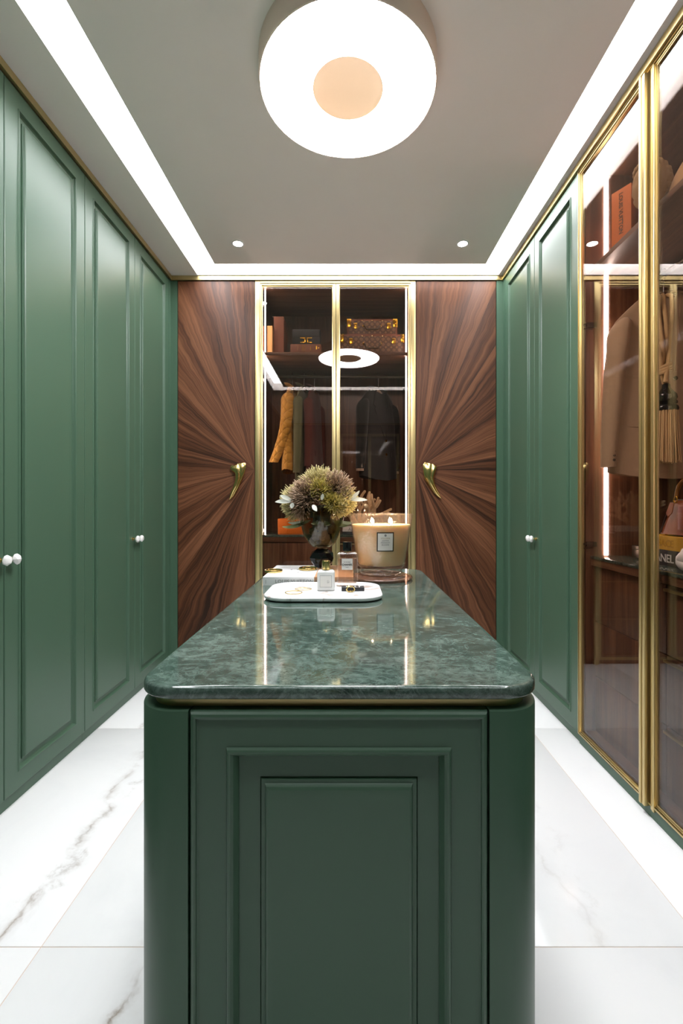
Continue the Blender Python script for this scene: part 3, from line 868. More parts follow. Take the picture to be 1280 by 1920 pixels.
# white frosted perfume bottle
pb = thing('perfume_bottle', 'small frosted white perfume bottle with gold cap on the tray', 'perfume', (-.077, 1.50, zt))
b = MB(); rr_loft(b, 0, 0, .0285, .0185, .005, [(.003, 0), (0, .003), (0, .058), (.0015, .062), (.006, .0655), (.012, .0665)], 5); b.build('glass_body', FROST, pb)
b = MB(); b.lathe([(.010, .0665), (.010, .070)], 24); b.lathe([(.0132, .069), (.0136, .070), (.0136, .096), (.0125, .0975), (.001, .0975)], 28); b.build('cap', GOLD, pb)
b = MB(); b.box(-.0195, .0195, -.0189, -.0186, .012, .050); b.build('label', PAPER, pb)
b = MB()
for (x0, x1, z0, z1) in ((-.0195, .0195, .012, .0127), (-.0195, .0195, .0493, .05), (-.0195, -.0188, .012, .05), (.0188, .0195, .012, .05)): b.box(x0, x1, -.0192, -.0188, z0, z1)
for z, w in ((.0325, .005), (.029, .008), (.026, .006)): b.box(.004, .004+w, -.0192, -.0188, z, z+.0009)
b.build('label_print', INKG, pb)

# square clear perfume bottle
cb = thing('perfume_bottle', 'tall clear square perfume bottle with black cap and pale pink scent', 'perfume', (-.008, 1.578, zt))
cb.name = 'perfume_bottle'
b = MB(); rr_loft(b, 0, 0, .0365, .020, .004, [(.002, 0), (0, .002), (0, .108), (.002, .1125), (.007, .116), (.014, .1175)], 5); b.build('glass_body', CLEAR, cb)
b = MB(); rr_loft(b, 0, 0, .0315, .0155, .004, [(0, .012), (0, .095)], 5); b.build('scent', LIQUID, cb)
b = MB(); b.lathe([(.009, .1175), (.009, .121)], 24); b.build('neck', GOLD, cb)
b = MB(); b.lathe([(.0150, .121), (.0155, .122), (.0155, .151), (.0150, .152), (.001, .152)], 28); b.build('cap', BLACKG, cb)
MB().box(-.0185, .0185, -.0206, -.0202, .058, .096).build('label', PAPER, cb)
lettering('CHANEL', .0088, INK, cb, face_front(0, -.0209, .0725), align='CENTER', bold=.0002, spacing=1.05)
lettering('PARIS', .0042, INKG, cb, face_front(0, -.0209, .065), align='CENTER')
b = MB()
for x in (-.012, -.0055, .001, .0065): b.box(x, x+.0045, -.0209, -.0205, .0835, .0855)
b.build('label_print', INKG, cb)

# black matchbox and gold brooch
mb_ = thing('matchbox', 'small flat black box with white print on the tray', 'box', (.011, 1.495, zt), R(1))
MB().box(-.037, .037, -.0185, .0185, 0, .0115, bev=.0006).build('sleeve', BLACKM, mb_)
b = MB()
for k, x in enumerate((-.022, -.008, .006, .020)):
    b.box(x, x+.0022, -.011, .011, .0116, .0119)
    b.box(x+.0022, x+.008, (-.011, .008, -.011, .008)[k], (-.008, .011, -.008, .011)[k], .0116, .0119)
b.build('print', PAPER, mb_)
br = thing('brooch', 'little gold brooch of two interlocked curls in front of the black box', 'brooch', (.004, 1.458, zt), R(12))
for s in (-1, 1):
    b = MB()
    for dy in (0, .006):
        b.tube([(s*-.004+s*.0085*math.cos(a), dy+.001, .010+.0085*math.sin(a)) for a in [R(50+260*k/16) for k in range(17)]], .0017, 7)
    b.build('curl', GOLD, br)

# candle on its lid
cd = thing('candle', 'large lit candle of several wicks in a rose glass jar with white label', 'candle', (.127, 1.835, ZT+.021))
pro = [(.080, 0), (.083, .002), (.083, .018), (.081, .022), (.086, .026), (.095, .034), (.0975, .045), (.126, .226), (.1275, .238), (.1265, .240), (.1245, .239), (.1230, .226)]
inner = [(.0955, .05), (.088, .038), (.06, .034), (.001, .034)]
b = MB(); b.loft([[(r*math.cos(2*PI*j/64), r*math.sin(2*PI*j/64), z) for j in range(64)] for r, z in pro+inner], cap0=True, cap1=True)
b.build('jar', ROSEGL, cd)
b = MB(); b.lathe([(.02, .0375), (.087, .0385), (.0935, .049), (.1165, .195), (.1155, .1975), (.112, .1945), (.02, .1935)], 64); b.build('wax', WAX, cd)
for k in range(4):
    a = R(45+90*k); x, y = .052*math.cos(a), .052*math.sin(a)
    b = MB().tube([(x, y, .192), (x+.001, y, .202)], .0012, 6); b.build('wick', DARK, cd)
    b = MB().lathe([(.0015, .2015), (.0048, .2055), (.0052, .209), (.0038, .214), (.0015, .220), (.0002, .224)], 12, M=Matrix.Translation((x+.001, y, 0))); b.build('flame', FLAME, cd)
# label that follows the jar
def on_jar(u, z, off=.0008):
    r = .0975+(.126-.0975)*(z-.045)/.181+off; a = -PI/2+u/ r
    return (r*math.cos(a), r*math.sin(a), z)
def jar_patch(u0, u1, z0, z1, off, m, name):
    n = 10
    b = MB(); b.loft([[on_jar(u0+(u1-u0)*k/n, z, off) for k in range(n+1)] for z in (z0, z1)], cap0=False, cap1=False, closed=False)
    return b.build(name, m, cd)
jar_patch(-.024, .042, .098, .172, .0006, BRONZE, 'label_border'); jar_patch(-.020, .038, .102, .168, .0010, PAPER, 'label')
def jar_text(body, size, z, m):
    t = text_mesh('lettering', body, size, m, cd, Matrix.Identity(4), align='CENTER')
    for v in t.data.vertices:
        q = on_jar(v.co.x+.009, z+v.co.y, .0016+v.co.z*.3); v.co = q
    return t
jar_text('VOLUSPA', .0085, .146, plain('gilt_ink', srgb(176, 160, 120), .5)); jar_text('JASMINE', .0072, .1375, INKG); jar_text('MIDNIGHT', .0072, .1295, INKG); jar_text('BLOOMS', .0072, .1215, INKG)
b = MB(); b.lathe([(.001, 0), (.005, .0008)], 5, M=Matrix.Translation(on_jar(.009, .160, .001)) @ Matrix.Rotation(R(90), 4, 'X')); b.build('label_emblem', INKG, cd)
ld = MB().lathe([(.118, 0), (.124, .003), (.126, .008), (.123, .012), (.118, .013), (.112, .012), (.108, .014), (.104, .018), (.098, .0202), (.001, .0205)], 64).build('coaster', ROSELID, loc=(.127, 1.835, ZT), smooth=60)
tag(ld, 'round rose glass coaster lying under the lit candle', 'coaster')

# vase with dried banksias
VX, VY, VZ = -.117, 1.930, ZT+bh+.0005
vs = thing('vase', 'smoked glass goblet vase with a black faceted foot on the book', 'vase', (VX, VY, VZ))
bm = bmesh.new(); bmesh.ops.create_icosphere(bm, subdivisions=2, radius=1)
for v in bm.verts:
    d = 1+.16*mnoise.noise(v.co*1.6+Vector((3, 1, 2)))
    v.co = Vector((v.co.x*.049*d, v.co.y*.046*d, .041+max(-.041, min(.046, v.co.z*.046*d))))
bm.verts.index_update()
b = MB(); b.add([v.co.copy() for v in bm.verts], [[v.index for v in f.verts] for f in bm.faces]); bm.free()
b.build('foot', BLACKG, vs, smooth=12)
vp = [(.010, .084), (.036, .088), (.052, .105), (.070, .14), (.083, .19), (.088, .235), (.089, .262), (.0875, .264), (.0865, .262), (.0855, .235), (.0805, .19), (.0675, .142), (.049, .108), (.030, .0915), (.005, .090)]
MB().loft([[(r*(1+.03*math.sin(3*2*PI*j/48+z*30))*math.cos(2*PI*j/48), r*(1+.03*math.sin(3*2*PI*j/48+z*30))*math.sin(2*PI*j/48), z) for j in range(48)] for r, z in [(r*1.1, z) for r, z in vp]]).build('bowl', SMOKEV, vs, smooth=60)

fa = thing('flower_arrangement', 'dried banksia bouquet of olive and mauve bristly heads in the smoked vase', 'flowers', (VX, VY, VZ+.10))
def banksia(c, r, m, n, axis, spread=1.35, ln=1.0):
    """a bristling head: curved tapering needles from a core at c"""
    b = MB(); c = Vector(c); axis = Vector(axis).normalized()
    q = axis.to_track_quat('Z', 'Y')
    for k in range(n):
        t = (k+.5)/n; th = math.acos(1-t*(1-math.cos(spread))); ph = k*2.399963+rnd.uniform(-.1, .1)
        d = q @ Vector((math.sin(th)*math.cos(ph), math.sin(th)*math.sin(ph), math.cos(th)))
        d = (d+Vector((rnd.gauss(0, .13), rnd.gauss(0, .13), rnd.gauss(0, .13)))).normalized()
        l = r*rnd.uniform(.78, 1.08)*ln; bend = Vector((rnd.gauss(0, .1), rnd.gauss(0, .1), rnd.uniform(.0, .22)))
        side = d.orthogonal().normalized(); up = d.cross(side)
        o = len(b.v)
        for s_, w, tp in ((.18, .0014, 0), (.62, .0012, .40), (.93, .0015, .9), (1.0, .0005, 1)):
            p = c+d*(l*s_)+bend*(l*s_*s_*.5)
            for j in range(3):
                a = 2*PI*j/3; b.v.append(tuple(p+side*w*math.cos(a)+up*w*math.sin(a))); b.tip.append(tp)
        for i in range(3):
            for j in range(3):
                b.f.append((o+i*3+j, o+i*3+(j+1) % 3, o+i*3+3+(j+1) % 3, o+i*3+3+j)); b.m.append(0)
        b.f.append((o+9, o+10, o+11)); b.m.append(0)
    return b.build('flower_head', m, fa, smooth=180, fixn=False)
heads = [((-.012, .005, .232), .092, NEEDLE_O, 420, (-.1, -.3, 1)), ((.050, -.01, .222), .086, NEEDLE_P, 380, (.6, -.4, .75)), ((-.050, -.03, .195), .086, NEEDLE_P, 420, (-.45, -.8, .6)),
         ((-.098, .01, .178), .078, NEEDLE_O, 400, (-1, -.3, .35)), ((.080, -.01, .180), .072, NEEDLE_O, 360, (1, -.35, .35)), ((.045, -.060, .168), .052, NEEDLE_Y, 300, (.35, -.9, .3)),
         ((-.068, -.03, .160), .072, NEEDLE_P, 260, (-.7, -.75, -.05)), ((.064, -.045, .160), .060, NEEDLE_O, 260, (.75, -.75, -.05)), ((.02, .06, .21), .09, NEEDLE_P, 220, (.2, 1, .6)), ((-.005, -.055, .215), .060, NEEDLE_Y, 200, (0, -.8, .6)), ((-.105, -.01, .150), .062, NEEDLE_O, 180, (-1, -.5, -.15))]
for h in heads: banksia(h[0], h[1], h[2], int(h[3]*1.7), h[4])
tag(fa.children[5], 'lime green flower head at the front')
def leaf(pts, w, m, nrm=(0, -1, .3)):
    pts = [Vector(p) for p in pts]; nrm = Vector(nrm).normalized(); rows = []; n = 9
    for i in range(n):
        t = i/(n-1); p = pts[0]*(1-t)**2+pts[1]*2*t*(1-t)+pts[2]*t*t
        tg = (pts[1]-pts[0])*(1-t)+(pts[2]-pts[1])*t; sd = tg.cross(nrm).normalized()
        ww = w*(math.sin(PI*min(1, t*.93+.05))**.8)
        rows.append([p-sd*ww, p+nrm*ww*.25*-1, p+sd*ww, p+nrm*(ww*-.25+.0006)])
    b = MB().loft(rows); return b.build('leaf', m, fa, smooth=60)
leaf([(-.115, -.07, 0.180), (-.15, -.08, 0.183), (-.185, -.08, 0.177)], .010, LEAFW)
leaf([(-.115, -.07, 0.181), (-.145, -.08, 0.197), (-.165, -.08, 0.203)], .009, LEAFW)
leaf([(-.112, -.08, 0.173), (-.118, -.085, 0.163), (-.116, -.085, 0.151)], .009, LEAFW)
leaf([(.118, -.05, 0.187), (.150, -.06, 0.190), (.190, -.06, 0.185)], .009, LEAFW)
leaf([(.118, -.05, 0.187), (.140, -.06, 0.200), (.158, -.06, 0.223)], .008, LEAFW)
leaf([(.005, -.12, 0.185), (.010, -.13, 0.195), (.012, -.13, 0.210)], .007, LEAFW)
leaf([(-.03, -.115, 0.165), (-.022, -.13, 0.155), (-.012, -.13, 0.140)], .009, LEAFW)
for a, l, z in ((200, .17, .055), (170, .15, .07), (10, .14, .07), (-20, .12, .06), (250, .10, .07), (290, .10, .065)):
    a = R(a); leaf([(.05*math.cos(a), .05*math.sin(a), .10), (l*.75*math.cos(a), l*.75*math.sin(a), z+.01), (l*math.cos(a), l*math.sin(a), z+.02)], .016, LEAFG, (0, -.5, 1))
for k in range(11):
    a = rnd.uniform(0, 2*PI); r0 = rnd.uniform(.004, .018); r1 = rnd.uniform(.02, .06)
    b = MB().tube([(r0*math.cos(a), r0*math.sin(a), .002), (r1*.7*math.cos(a+.4), r1*.7*math.sin(a+.4), .07), (r1*math.cos(a+.3), r1*math.sin(a+.3), .16)], rnd.uniform(.003, .006), 6)
    b.build('stem', STEMM, fa)
for k in range(13):       # old florets inside the glass
    a = 2.4*k; c = ((.020+.030*(k % 3)/2)*math.cos(a), (.020+.030*(k % 3)/2)*math.sin(a), .020+.0085*k)
    bm = bmesh.new(); bmesh.ops.create_icosphere(bm, subdivisions=2, radius=.019)
    for v in bm.verts: v.co *= 1+.5*mnoise.noise(v.co*90)
    bm.verts.index_update(); b = MB().add([v.co+Vector(c) for v in bm.verts], [[v.index for v in f.verts] for f in bm.faces]); bm.free()
    b.build('floret', STEMM, fa, smooth=10)

# ------------------------------------------------------------------ things in the back display cabinet
DX = dc.location.x
def up_book(x0, x1, y0, y1, h, z, m, label, grp=None):
    t = thing('book', label, 'book', ((x0+x1)/2, (y0+y1)/2, z), 0, grp); w, d = (x1-x0)/2, (y1-y0)/2
    MB().box(-w+.002, w-.002, -d+.003, d-.002, .003, h-.003).build('pages', PAPER, t)
    b = MB(); b.box(-w, -w+.0022, -d, d, 0, h); b.box(w-.0022, w, -d, d, 0, h); b.box(-w+.0022, w-.0022, -d, -d+.003, 0, h, bev=.0008); b.build('cover', m, t)
    return t
ZS = 2.3495
up_book(-.672, -.641, 3.50, 3.72, .222, ZS, plain('rust_cover', srgb(176, 108, 56), .5), 'rust orange book standing at the far left of the upper shelf')
up_book(-.634, -.594, 3.50, 3.72, .222, ZS, CREAMP, 'pale apricot book standing between rust book and tall brown book')
up_book(-.588, -.510, 3.53, 3.73, .305, ZS, BROWNP, 'tall thick brown book standing on the upper shelf')
hb = thing('gift_box', 'flat brown box with gilt marks under the black case on the upper shelf', 'box', (-.337, 3.56, ZS))
MB().box(-.117, .117, -.055, .055, 0, .050, bev=.001).build('lid', BROWNP, hb)
hb_l = MB().box(-.1175, .1175, -.0555, .0555, 0, .082, bev=.0012).build('box_body', BROWNP, hb)
tag(MB().box(-.118, .118, -.056, .056, 0, .020, bev=.001).build('base_tray', TANP, hb), 'tan lower edge')
b = MB()
for x, z0, z1, w in ((-.063, .036, .070, .003), (.036, .036, .065, .004), (.078, .040, .068, .009), (.095, .050, .056, .008)): b.box(x, x+w, -.0563, -.0553, z0, z1)
for r_ in range(9):
    b.box(-.030, -.024, -.0563, -.0553, .030+r_*.0055, .033+r_*.0055); b.box(-.019, -.013, -.0563, -.0553, .030+r_*.0055, .033+r_*.0055); b.box(-.008, -.002-(r_ % 2)*.003, -.0563, -.0553, .030+r_*.0055, .033+r_*.0055)
b.build('gilt_print', GOLDB, hb)
hc = thing('presentation_case', 'black glossy case with a gold H clasp standing on the flat brown box', 'box', (-.334, 3.56, ZS+.0825))
MB().box(-.108, .108, -.045, .045, 0, .118, bev=.003).build('case_body', BLACKS, hc)
MB().box(-.103, .103, -.0468, -.0445, .060, .114, bev=.001).build('front_flap', BLACKM, hc)
b = MB()
for s in (-1, 1):
    x = s*.0095
    b.box(x-.0048, x+.0048, -.054, -.0468, .010, .052, bev=.001)
    for z in (.010, .044): b.box(*sorted((x+s*.0048, s*.045)), -.054, -.0468, z, z+.008, bev=.001)
b.build('clasp', GOLDB, hc)

def trunk(cx_, y, z, w, h, d, label, hs=1.0):
    t = thing('travel_case', label, 'suitcase', (cx_, y, z), 0, 'monogram travel cases on the upper shelf')
    MB().box(-w, w, -d, d, 0, h, bev=.004).build('body', MONO, t)
    b = MB()
    for (x0, x1, z0, z1) in ((-w-.001, w+.001, h-.012, h+.001), (-w-.001, w+.001, -.0, .010), (-w-.001, -w+.010, .010, h-.012), (w-.010, w+.001, .010, h-.012)): b.box(x0, x1, -d-.0015, -d+.004, z0, z1)
    b.build('trim', BROWNP, t)
    for s in (-1, 1):
        b = MB(); b.box(*sorted((s*(w+.003), s*(w-.030))), -d-.004, -d+.02, h-.062, h+.003, bev=.002)
        for q in (.012, .036): b.ball((s*(w-.013), -d-.005, h-q), .006, u=8, v=6)
        b.build('corner_plate', GOLDB, t)
        b = MB(); x = s*(w-.085*hs); b.box(x-.014, x+.014, -d-.006, -d, h-.075, h-.030, bev=.002)
        b.lathe([(.007, 0), (.007, .004), (.001, .005)], 12, M=Matrix.Translation((x, -d-.006, h-.050)) @ Matrix.Rotation(R(90), 4, 'X'))
        b.build('latch', GOLDB, t)
    for k in range(3):
        MB().ball(((k-1)*.078, -d-.001, h-.012), .0065, u=8, v=6).build('stud', GOLD, t)
    b = MB().tube([(-.068, -d-.006, h*.56), (-.055, -d-.022, h*.50), (-.045, -d-.026, h*.30), (.045, -d-.026, h*.30), (.055, -d-.022, h*.50), (.068, -d-.006, h*.56)], .006, 8, M=None)
    hd = b.build('handle', BRONZE, t)
    for s in (-1, 1): MB().ball((s*.068, -d-.004, h*.56), .009, u=10, v=7).build('handle_mount', GOLDB, hd)
    return t
trunk(.176, 3.66, ZS, .250, .160, .14, 'larger monogram travel case with gold corners, lower of the pair')
trunk(.176, 3.66, ZS+.1645, .193, .122, .12, 'smaller monogram travel case lying on top of the larger one', .75)

# hangers and garments
def hanger(loc, rz, label, span=.19, neck=.10, m=None, grp=None):
    """origin on the rail's centre line; hook goes over the rail"""
    t = thing('hanger', label, 'hanger', loc, rz, grp)
    pts = [(0, 0, -neck), (0, 0, -.045), (.004, 0, -.025)]
    pts += [(-.0165*math.cos(R(a)), 0, .0165*math.sin(R(a))) for a in range(200, -20, -20)]
    pts = [(0, 0, -neck), (0, 0, -.04), (.010, 0, -.022), (.0168, 0, -.004)]+[(.0168*math.cos(R(a)), 0, .0168*math.sin(R(a))) for a in range(20, 200, 20)]
    MB().tube(pts, .0022, 8).build('hook', STEEL, t)
    b = MB().tube([(-span, 0, -neck-.085), (-span*.5, 0, -neck-.035), (0, 0, -neck), (span*.5, 0, -neck-.035), (span, 0, -neck-.085)], [.006, .008, .009, .008, .006], 8)
    b.build('arms', m or WALNUTX, t)
    return t
def jacket(name, label, cat, loc, rz, m, Ws=.235, Wh=.25, Ln=.78, D=.07, sl=.60, nw=.075, drop=.12, lapel=None, buttons=None, collar=True, open_front=True, seed=1, out=.05, cuffm=None, sleeve_fwd=0.0, pocket=True, sr=.062, flare=3.2):
    """hanging jacket; origin at the neck, front looks to -y"""
    t = thing(name, label, cat, loc, rz)
    nu, nv = 14, 20
    def surf(u, v, s):
        w = (Ws+(Wh-Ws)*v) * (1-.07*math.sin(PI*min(1, v*1.25))) if v < .8 else (Ws+(Wh-Ws)*v)*(1-.07*math.sin(PI*1.0))
        au = abs(u); x = u*w; nn = nw/Ws
        zt = -drop*max(0, (au-nn)/(1-nn))**1.15 if au > nn else (-.055*(1-(au/nn)**2) if s < 0 else -.012*(1-(au/nn)**2))
        zb_ = -Ln+.02*(au**3)-(.015 if s < 0 else 0)*(1-au)
        z = zt+(zb_-zt)*v
        th = D*math.sqrt(max(0, 1-u*u*.97))*(.26+.74*min(1, v*flare)**.8)
        th += .007*mnoise.noise(Vector((x*9+seed, z*3, s*2)))*min(1, v*3)+.005*math.sin(u*7+seed)*v
        return (x, s*max(th, .004), z)
    b = MB(); rows = []
    for i in range(nv+1):
        v = i/nv
        fr_ = [surf(-1+2*j/nu, v, -1) for j in range(nu+1)]; bk_ = [surf(1-2*j/nu, v, 1) for j in range(nu+1)]
        rows.append(fr_+bk_)
    b.loft(rows, cap0=False, cap1=False)
    n = 2*(nu+1)
    for j in range(nu): b.f.append((j, j+1, n-2-j, n-1-j)); b.m.append(0)
    b.build('body', m, t, smooth=80)
    for s in (-1, 1):
        rings = []; zc = -drop*.92-sr*.9; k = 14
        stations = [(0, R(a), zc+.9*sr*math.cos(R(a))) for a in (8, 24, 42, 60, 76)] + [(i/k, PI/2, zc+(-drop*.72-sl-zc)*i/k) for i in range(k+1)]
        for q, th_, z in stations:
            x = s*(Ws*.92+out*math.sin(q*PI/2)); y = sleeve_fwd*q*q-.008*math.sin(q*3)
            a_, c_ = sr*(1-.36*q)*math.sin(th_), sr*.95*(1-.32*q)*math.sin(th_)
            ring = []
            for j in range(16):
                th = 2*PI*j/16; wr = 1+.10*mnoise.noise(Vector((math.cos(th)*1.5+seed*3+s, math.sin(th)*1.5, q*5)))
                ring.append((x+a_*.72*math.cos(th)*wr, y+c_*math.sin(th)*wr, z-s*a_*.72*math.cos(th)*.75*max(0, 1-q*3)))
            rings.append(ring)
        b = MB().loft(rings); so = b.build('sleeve', m, t, smooth=80)
        if buttons:
            for r_ in range(4):
                MB().lathe([(.0065, 0), (.0065, .003), (.004, .0038)], 12, M=Matrix.Translation((s*(Ws*.93+out)-s*.004, sleeve_fwd-sr*.64-.002, -drop*.72-sl+.03+r_*.021)) @ Matrix.Rotation(R(90), 4, 'X')).build('cuff_button', buttons, so)
        if cuffm:
            MB().loft([[(s*(Ws*.93+out)+sr*.4*math.cos(2*PI*j/16), sleeve_fwd+sr*.56*math.sin(2*PI*j/16), -drop*.72-sl-z) for j in range(16)] for z in (0, .018)]).build('shirt_cuff', cuffm, so)
    if lapel:
        for s in (-1, 1):
            pts = [(s*.062, -.010), (s*.115, -.150), (s*.098, -.165), (s*.108, -.185), (s*.018, -.400), (s*.006, -.40), (s*.05, -.10)]
            def yy(x, z):
                v = min(1, max(0, -z/Ln)); return surf(x/(Ws*(1-.05)), v, -1)[1]
            b = MB().loft([[(x, yy(x, z)-.002, z) for x, z in pts], [(x, yy(x, z)-.0075, z) for x, z in pts]])
            b.build('lapel', lapel, t, smooth=30)
        for k in range(2):
            z = -.43-.11*k
            MB().lathe([(.010, 0), (.010, .004), (.006, .005)], 14, M=Matrix.Translation((.012, surf(0, -z/Ln, -1)[1]-.001, z)) @ Matrix.Rotation(R(90), 4, 'X')).build('button', buttons or BRONZE, t)
    if collar:
        b = MB().tube([(-.07, -.028, -.012), (-.078, .012, .010), (-.045, .042, .022), (0, .050, .026), (.045, .042, .022), (.078, .012, .010), (.07, -.028, -.012)], [.012, .020, .022, .022, .022, .020, .012], 8, flat=.35)
        b.build('collar', m, t, smooth=60)
    if pocket:
        for s in (-1, 1):
            z = -Ln*.70; x0 = s*.085
            def yq(x): return surf(x/(Ws*.97), -z/Ln, -1)[1]
            pp = [(x0, z), (x0+s*.125, z+.010), (x0+s*.125, z-.030), (x0, z-.040)]
            MB().loft([[(x, yq(x)-.001, zz) for x, zz in pp], [(x, yq(x)-.006, zz) for x, zz in pp]]).build('pocket_flap', m, t, smooth=30)
    return t

RY, RZ = 3.717, 2.237
def hung(x, rz, hl, jname, jl, jcat, m, neck=.085, hm=None, grp=None, **kw):
    hanger((x, RY, RZ+.0147), rz, hl, kw.get('Ws', .235)*.72, neck, hm, grp or 'hangers on the back cabinet rail')
    return jacket(jname, jl, jcat, (x, RY, RZ+.0147-neck+.012), rz, m, **kw)
hung(-.465, R(84), 'hanger carrying the mustard quilted jacket', 'quilted_jacket', 'mustard yellow quilted jacket hanging at the left of the back cabinet', 'jacket', MUSTARD, neck=.115, Ws=.190, Wh=.225, Ln=.70, D=.066, sl=.56, sr=.056, out=.025, seed=2, sleeve_fwd=.105, flare=1.1, drop=.09)
hung(-.372, R(80), 'hanger carrying the olive shirt jacket', 'shirt_jacket', 'olive green shirt jacket hanging right of the mustard jacket', 'jacket', OLIVE, neck=.115, Ws=.20, Wh=.22, Ln=.84, D=.042, sl=.62, seed=4, flare=1.3, out=.03, sr=.042)
hung(-.285, R(78), 'hanger carrying the wine brown shirt', 'shirt', 'dark wine brown shirt hanging third from the left', 'shirt', WINE, neck=.125, Ws=.19, Wh=.22, Ln=.74, D=.042, sl=.56, seed=6, flare=1.2, out=.03, sr=.040)
bj = hung(.235, R(46), 'pale hanger carrying the black blazer', 'blazer', 'black blazer with gold cuff buttons hanging on the right of the back cabinet', 'jacket', BLACKW, neck=.125, hm=GREIGE, Ws=.205, Wh=.215, Ln=.735, D=.07, sl=.575, lapel=BLACKW, buttons=GOLDB, cuffm=GREIGE, seed=8, out=.03)
lining = []
for k in range(13):
    q = .02+.95*k/12
    lining.append((.205*.93+.03*math.sin(q*PI/2)+.062*(1-.36*q)*.72+.001, -.012, -.12*.72-q*.575))
b = MB().tube(lining, [.004]+[.011]*11+[.006], 8, flat=.5)
tag(b.build('sleeve_lining', GREIGE, bj, smooth=60), 'pale lining along the right sleeve')

# counter of the back cabinet
ZK = .9665
def gift(name, cx_, y, z, w, d, h, m, label, band=None):
    t = thing(name, label, 'box', (cx_, y, z))
    MB().box(-w, w, -d, d, 0, h*.55, bev=.001).build('box_body', m, t); MB().box(-w-.001, w+.001, -d-.001, d+.001, h*.45, h, bev=.001).build('lid', m, t)
    if band: MB().box(-.012, .012, -d-.0018, d+.0018, -.0+.0005, h+.0008).build('ribbon', band, t)
    return t
gift('gift_box', -.425, 3.62, ZK, .130, .09, .118, ORANGE, 'large orange box standing on the marble counter behind the vase')
gift('gift_box', -.400, 3.62, ZK+.1185, .085, .07, .045, CREAMP, 'small apricot box stacked on the large orange box')
def flat_book(cx_, y, z, w, d, h, m, label, txt=None, ts=.02, tm=INK, rz=0, tx=0, spc=1.0):
    t = thing('book', label, 'book', (cx_, y, z), rz)
    MB().box(-w+.003, w-.002, -d+.002, d-.003, .002, h-.002).build('pages', PAPER, t)
    b = MB(); b.box(-w, w, -d, d, 0, .0022); b.box(-w, w, -d, d, h-.0022, h); b.box(-w, w, -d, -d+.0025, .0022, h-.0022); b.build('cover', m, t)
    if txt: lettering(txt, ts, tm, t, face_front(tx, -d-.0004, h*.5-ts*.36), bold=.0004, spacing=spc)
    return t
flat_book(.115, 3.60, ZK, .17, .11, .022, BLACKM, 'black book on the counter under the white one, below the coral')
flat_book(.115, 3.60, ZK+.0225, .168, .11, .036, PAPER, 'white book with dark lettering lying under the coral', 'ALL', .034, INKG, tx=-.125)
def coral_piece(loc, s, seed, label):
    rr = random.Random(seed); b = MB()
    def grow(p, d, r, n):
        pts = [p]; rads = [r]
        for k in range(3):
            d = (d+Vector((rr.gauss(0, .16), rr.gauss(0, .16), rr.gauss(.06, .12)))).normalized(); p = p+d*r*2.4; pts.append(p); rads.append(r*(1-.06*k))
        if n == 0: pts.append(p+d*r*.5); rads.append(r*.6); pts.append(p+d*r*.7); rads.append(r*.15)
        b.tube(pts, rads, 8)
        if n > 0:
            for _ in range(2 if n < 2 else 3):
                v = (d+Vector((rr.gauss(0, .75), rr.gauss(0, .75), rr.gauss(.1, .4)))).normalized(); grow(p-d*r*.4, v, r*.84, n-1)
    for k in range(6):
        a = 2*PI*k/6; grow(Vector((.02*math.cos(a), .02*math.sin(a), .006)), Vector((math.cos(a)*.9, math.sin(a)*.9, .75)).normalized(), .016*s, 2)
    grow(Vector((0, 0, .006)), Vector((0, 0, 1)), .016*s, 2)
    b.lathe([(.045, 0), (.05, .006), (.03, .014)], 14)
    lo = min(v[2] for v in b.v)
    o = b.build('coral', CORALM, loc=(loc[0], loc[1], loc[2]-lo+.0005), smooth=60); return tag(o, label, 'coral')
coral_piece((.075, 3.60, ZK+.0590), 1.0, 3, 'branching pale coral piece behind the candle')

# ------------------------------------------------------------------ things in the right glass wardrobe
ZR = 2.3675
lb = thing('book', 'tall orange boxed book standing by the light strip on the upper shelf', 'book', (1.262, 2.085, ZR), R(-62))
MB().box(-.045, .045, -.03, .22, 0, .268, bev=.001).build('slipcase', ORANGE, lb)
MB().box(-.042, .042, .219, .222, .003, .265).build('pages', PAPER, lb)
lettering('LOUIS VUITTON', .026, INK, lb, Matrix.Translation((-.010, -.0306, .250)) @ Matrix.Rotation(R(90), 4, 'X') @ Matrix.Rotation(R(-90), 4, 'Z'), spacing=.98, bold=.0003)

